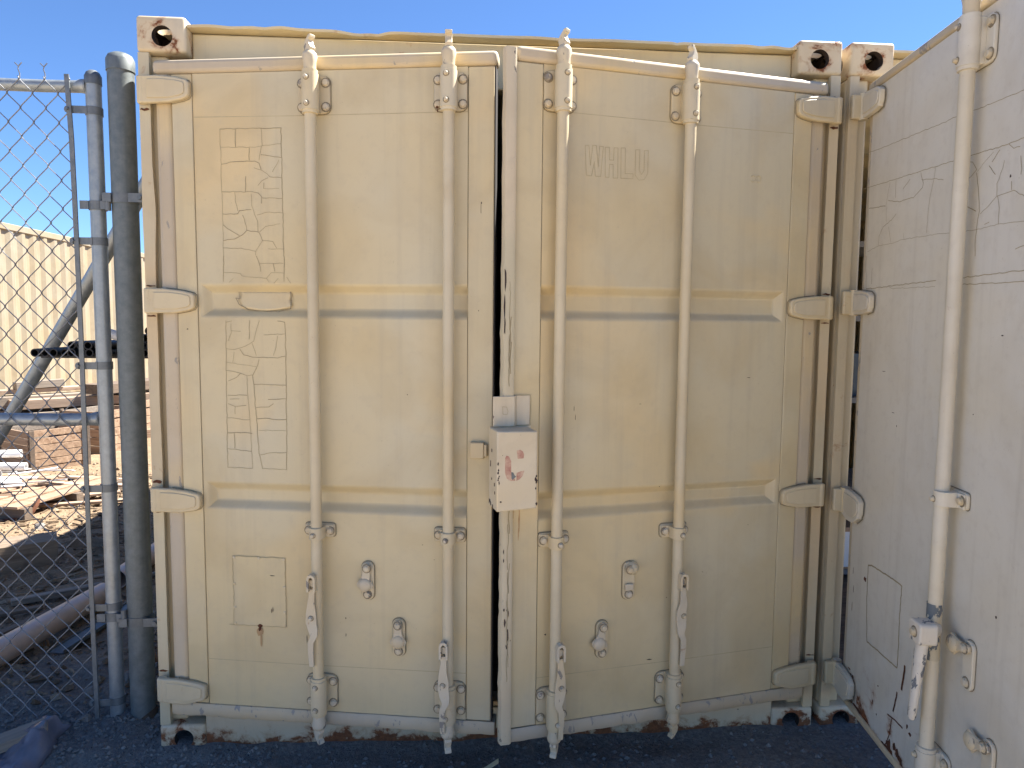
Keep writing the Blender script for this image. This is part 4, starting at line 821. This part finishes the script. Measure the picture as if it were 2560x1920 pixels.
# rocks
def rock(x, y, r, mat, label, group=None, sq=.7, seed=0):
    bm = bmesh.new(); bmesh.ops.create_icosphere(bm, subdivisions=3, radius=1)
    for v in bm.verts:
        k = 1 + .38 * fbm(v.co.x * 1.1 + seed, v.co.y * 1.1, v.co.z * 1.1) + .10 * fbm(v.co.x * 4 + seed, v.co.y * 4, v.co.z * 4); v.co = Vector((v.co.x * k * r, v.co.y * k * r * .85, v.co.z * k * r * sq))
    me = bpy.data.meshes.new('rock'); bm.to_mesh(me); bm.free(); me.materials.append(mat)
    for p in me.polygons: p.use_smooth = True
    me.set_sharp_from_angle(angle=R(28))
    o = link('rock', me, None, (x, y, gh(x, y) + r * sq * .35)); o.rotation_euler = (0, 0, seed); return tag(o, label, 'rock', group)
rock(-1.70, .10, .045, M['stone'], 'grey brown rock by the bottom of the chain-link gate, left of the splintered board', seed=1)
for i, (x, y, r, l) in enumerate(((-1.56, .16, .022, 'small rock by the foot of the tension bar'), (-1.62, .33, .03, 'rock on the dirt ridge behind the bottom of the gate'), (-1.50, .42, .035, 'rock behind the gate frame post near the ground'), (-1.44, .50, .04, 'pale rock in the gap between gate and thick post'), (-1.49, .62, .03, 'small pale rock above the ridge behind the gate'), (-1.60, .72, .035, 'pale rock beside the end of the metal channel'), (-3.2, 2.75, .04, 'dark rock on the sunlit dirt'))):
    rock(x, y, r, M['stone'], l, None, .75, i + 2.3)
# dry weeds
def weed(x, y, h, n, label, mat, spread=.5):
    b = B(); z = gh(x, y) - .01
    for i in range(n):
        a = random.uniform(0, 6.283); hh = h * random.uniform(.4, 1); sp = spread * random.uniform(.1, 1) * hh; r0 = random.uniform(0, .03); P = []
        bx_, by_ = x + r0 * math.cos(a * 1.7), y + r0 * math.sin(a * 1.7)
        for k in range(5):
            f = k / 4; P.append((bx_ + sp * f ** 1.6 * math.cos(a), by_ + sp * f ** 1.6 * math.sin(a), z + hh * (f - .22 * f * f)))
        b.tube(P, [.0016, .0015, .0012, .0009, .0004], 4, False)
    return tag(b.build('weed_clump', mat, None, 60), label, 'weeds')
weed(-1.30, .42, .34, 60, 'dry orange brown weeds between the thick post and the container', M['dry']); weed(-1.275, .30, .30, 34, 'pale dry stalks against the container corner', M['straw'], .3)
weed(-1.47, .58, .20, 30, 'small dry weed clump seen between the gate and the thick post', M['dry']); weed(-2.11, .86, .14, 16, 'thin dry weed growing in front of the pinkish pipe', M['dry'], .5)
# bent tan strip on the ground under the left door
b = B(); rows = []
for i in range(9):
    f = i / 8; x = -.17 + .17 * f; z = gh(-.1, -.24) + .004 + .045 * f * f; y = -.235 + .05 * f; rows.append([(x, y - .009, z), (x, y + .009, z + .004), (x, y + .009, z + .006), (x, y - .009, z + .002)])
b.rings(rows); tag(b.build('bent_metal_strip', M['hard'], None, 60), 'bent tan metal strip on the dark ground under the left container door', 'strip')
# gravel, clods and twigs: too many to count
def scatter(name, n, area, rmin, rmax, mat, label, cat, dens=None, flat=.6, seed=1, power=2.5):
    rnd = random.Random(seed); V = []; Fc = []
    while n > 0:
        x = rnd.uniform(area[0], area[1]); y = rnd.uniform(area[2], area[3])
        if dens and rnd.random() > dens(x, y): continue
        n -= 1; r = rmin + (rmax - rmin) * rnd.random() ** power; z = gh(x, y) + r * .15; k = len(V); a = rnd.uniform(0, 6.28); sq = rnd.uniform(.6, 1.0)
        for i in range(5):
            t = a + i * 1.2566; q = r * rnd.uniform(.75, 1.15); V.append((x + q * math.cos(t), y + q * sq * math.sin(t), z + rnd.uniform(-.2, .2) * r))
        V.append((x + rnd.uniform(-.3, .3) * r, y + rnd.uniform(-.3, .3) * r, z + r * flat * rnd.uniform(.7, 1.2))); V.append((x, y, z - r * .6))
        for i in range(5): Fc.append((k + i, k + (i + 1) % 5, k + 5)); Fc.append((k + (i + 1) % 5, k + i, k + 6))
    me = bpy.data.meshes.new(name); me.from_pydata(V, [], Fc); me.materials.append(mat); o = link(name, me); return tag(o, label, cat, None, 'stuff')
inside = lambda x, y: 0 if (y > -.0 and -1.25 < x < 1.2) else (1 if x < -.8 else .25)
scatter('gravel', 14000, (-2.1, 1.9, -.55, .30), .0015, .014, M['gravel'], 'dark gravel and grit on the ground before the containers', 'gravel', inside, .7, 3, 4)
scatter('dirt_clods', 9000, (-4.6, -1.24, .25, 5.2), .004, .028, M['clod'], 'dirt clods and pebbles on the yard behind the gate', 'dirt', lambda x, y: min(1, .25 + (1 / (1 + y * .5))), .7, 5, 4)
def twigs(n, area, label, seed):
    rnd = random.Random(seed); b = B()
    for i in range(n):
        x = rnd.uniform(area[0], area[1]); y = rnd.uniform(area[2], area[3]); a = rnd.uniform(0, 6.28); L = rnd.uniform(.02, .10) * (1 + .2 * y); w = rnd.uniform(.002, .007); z = gh(x, y) + rnd.uniform(.004, .014)
        dx, dy = math.cos(a) * L / 2, math.sin(a) * L / 2; px, py = -math.sin(a) * w, math.cos(a) * w; t = rnd.uniform(-.01, .012)
        b.add([(x - dx - px, y - dy - py, z - .01), (x + dx - px, y + dy - py, z + t - .01), (x + dx + px, y + dy + py, z + t - .01), (x - dx + px, y - dy + py, z - .01), (x - dx - px, y - dy - py, z), (x + dx - px, y + dy - py, z + t), (x + dx + px, y + dy + py, z + t), (x - dx + px, y - dy + py, z)],
              [(4, 5, 6, 7), (0, 1, 5, 4), (3, 7, 6, 2), (1, 2, 6, 5), (0, 4, 7, 3)])
    return tag(b.build('wood_chips', M['chipsw'], None, 0), label, 'wood chips', None, 'stuff')
twigs(1500, (-4.4, -1.3, .45, 4.6), 'wood chips, twigs and splinters strewn over the yard dirt', 11)
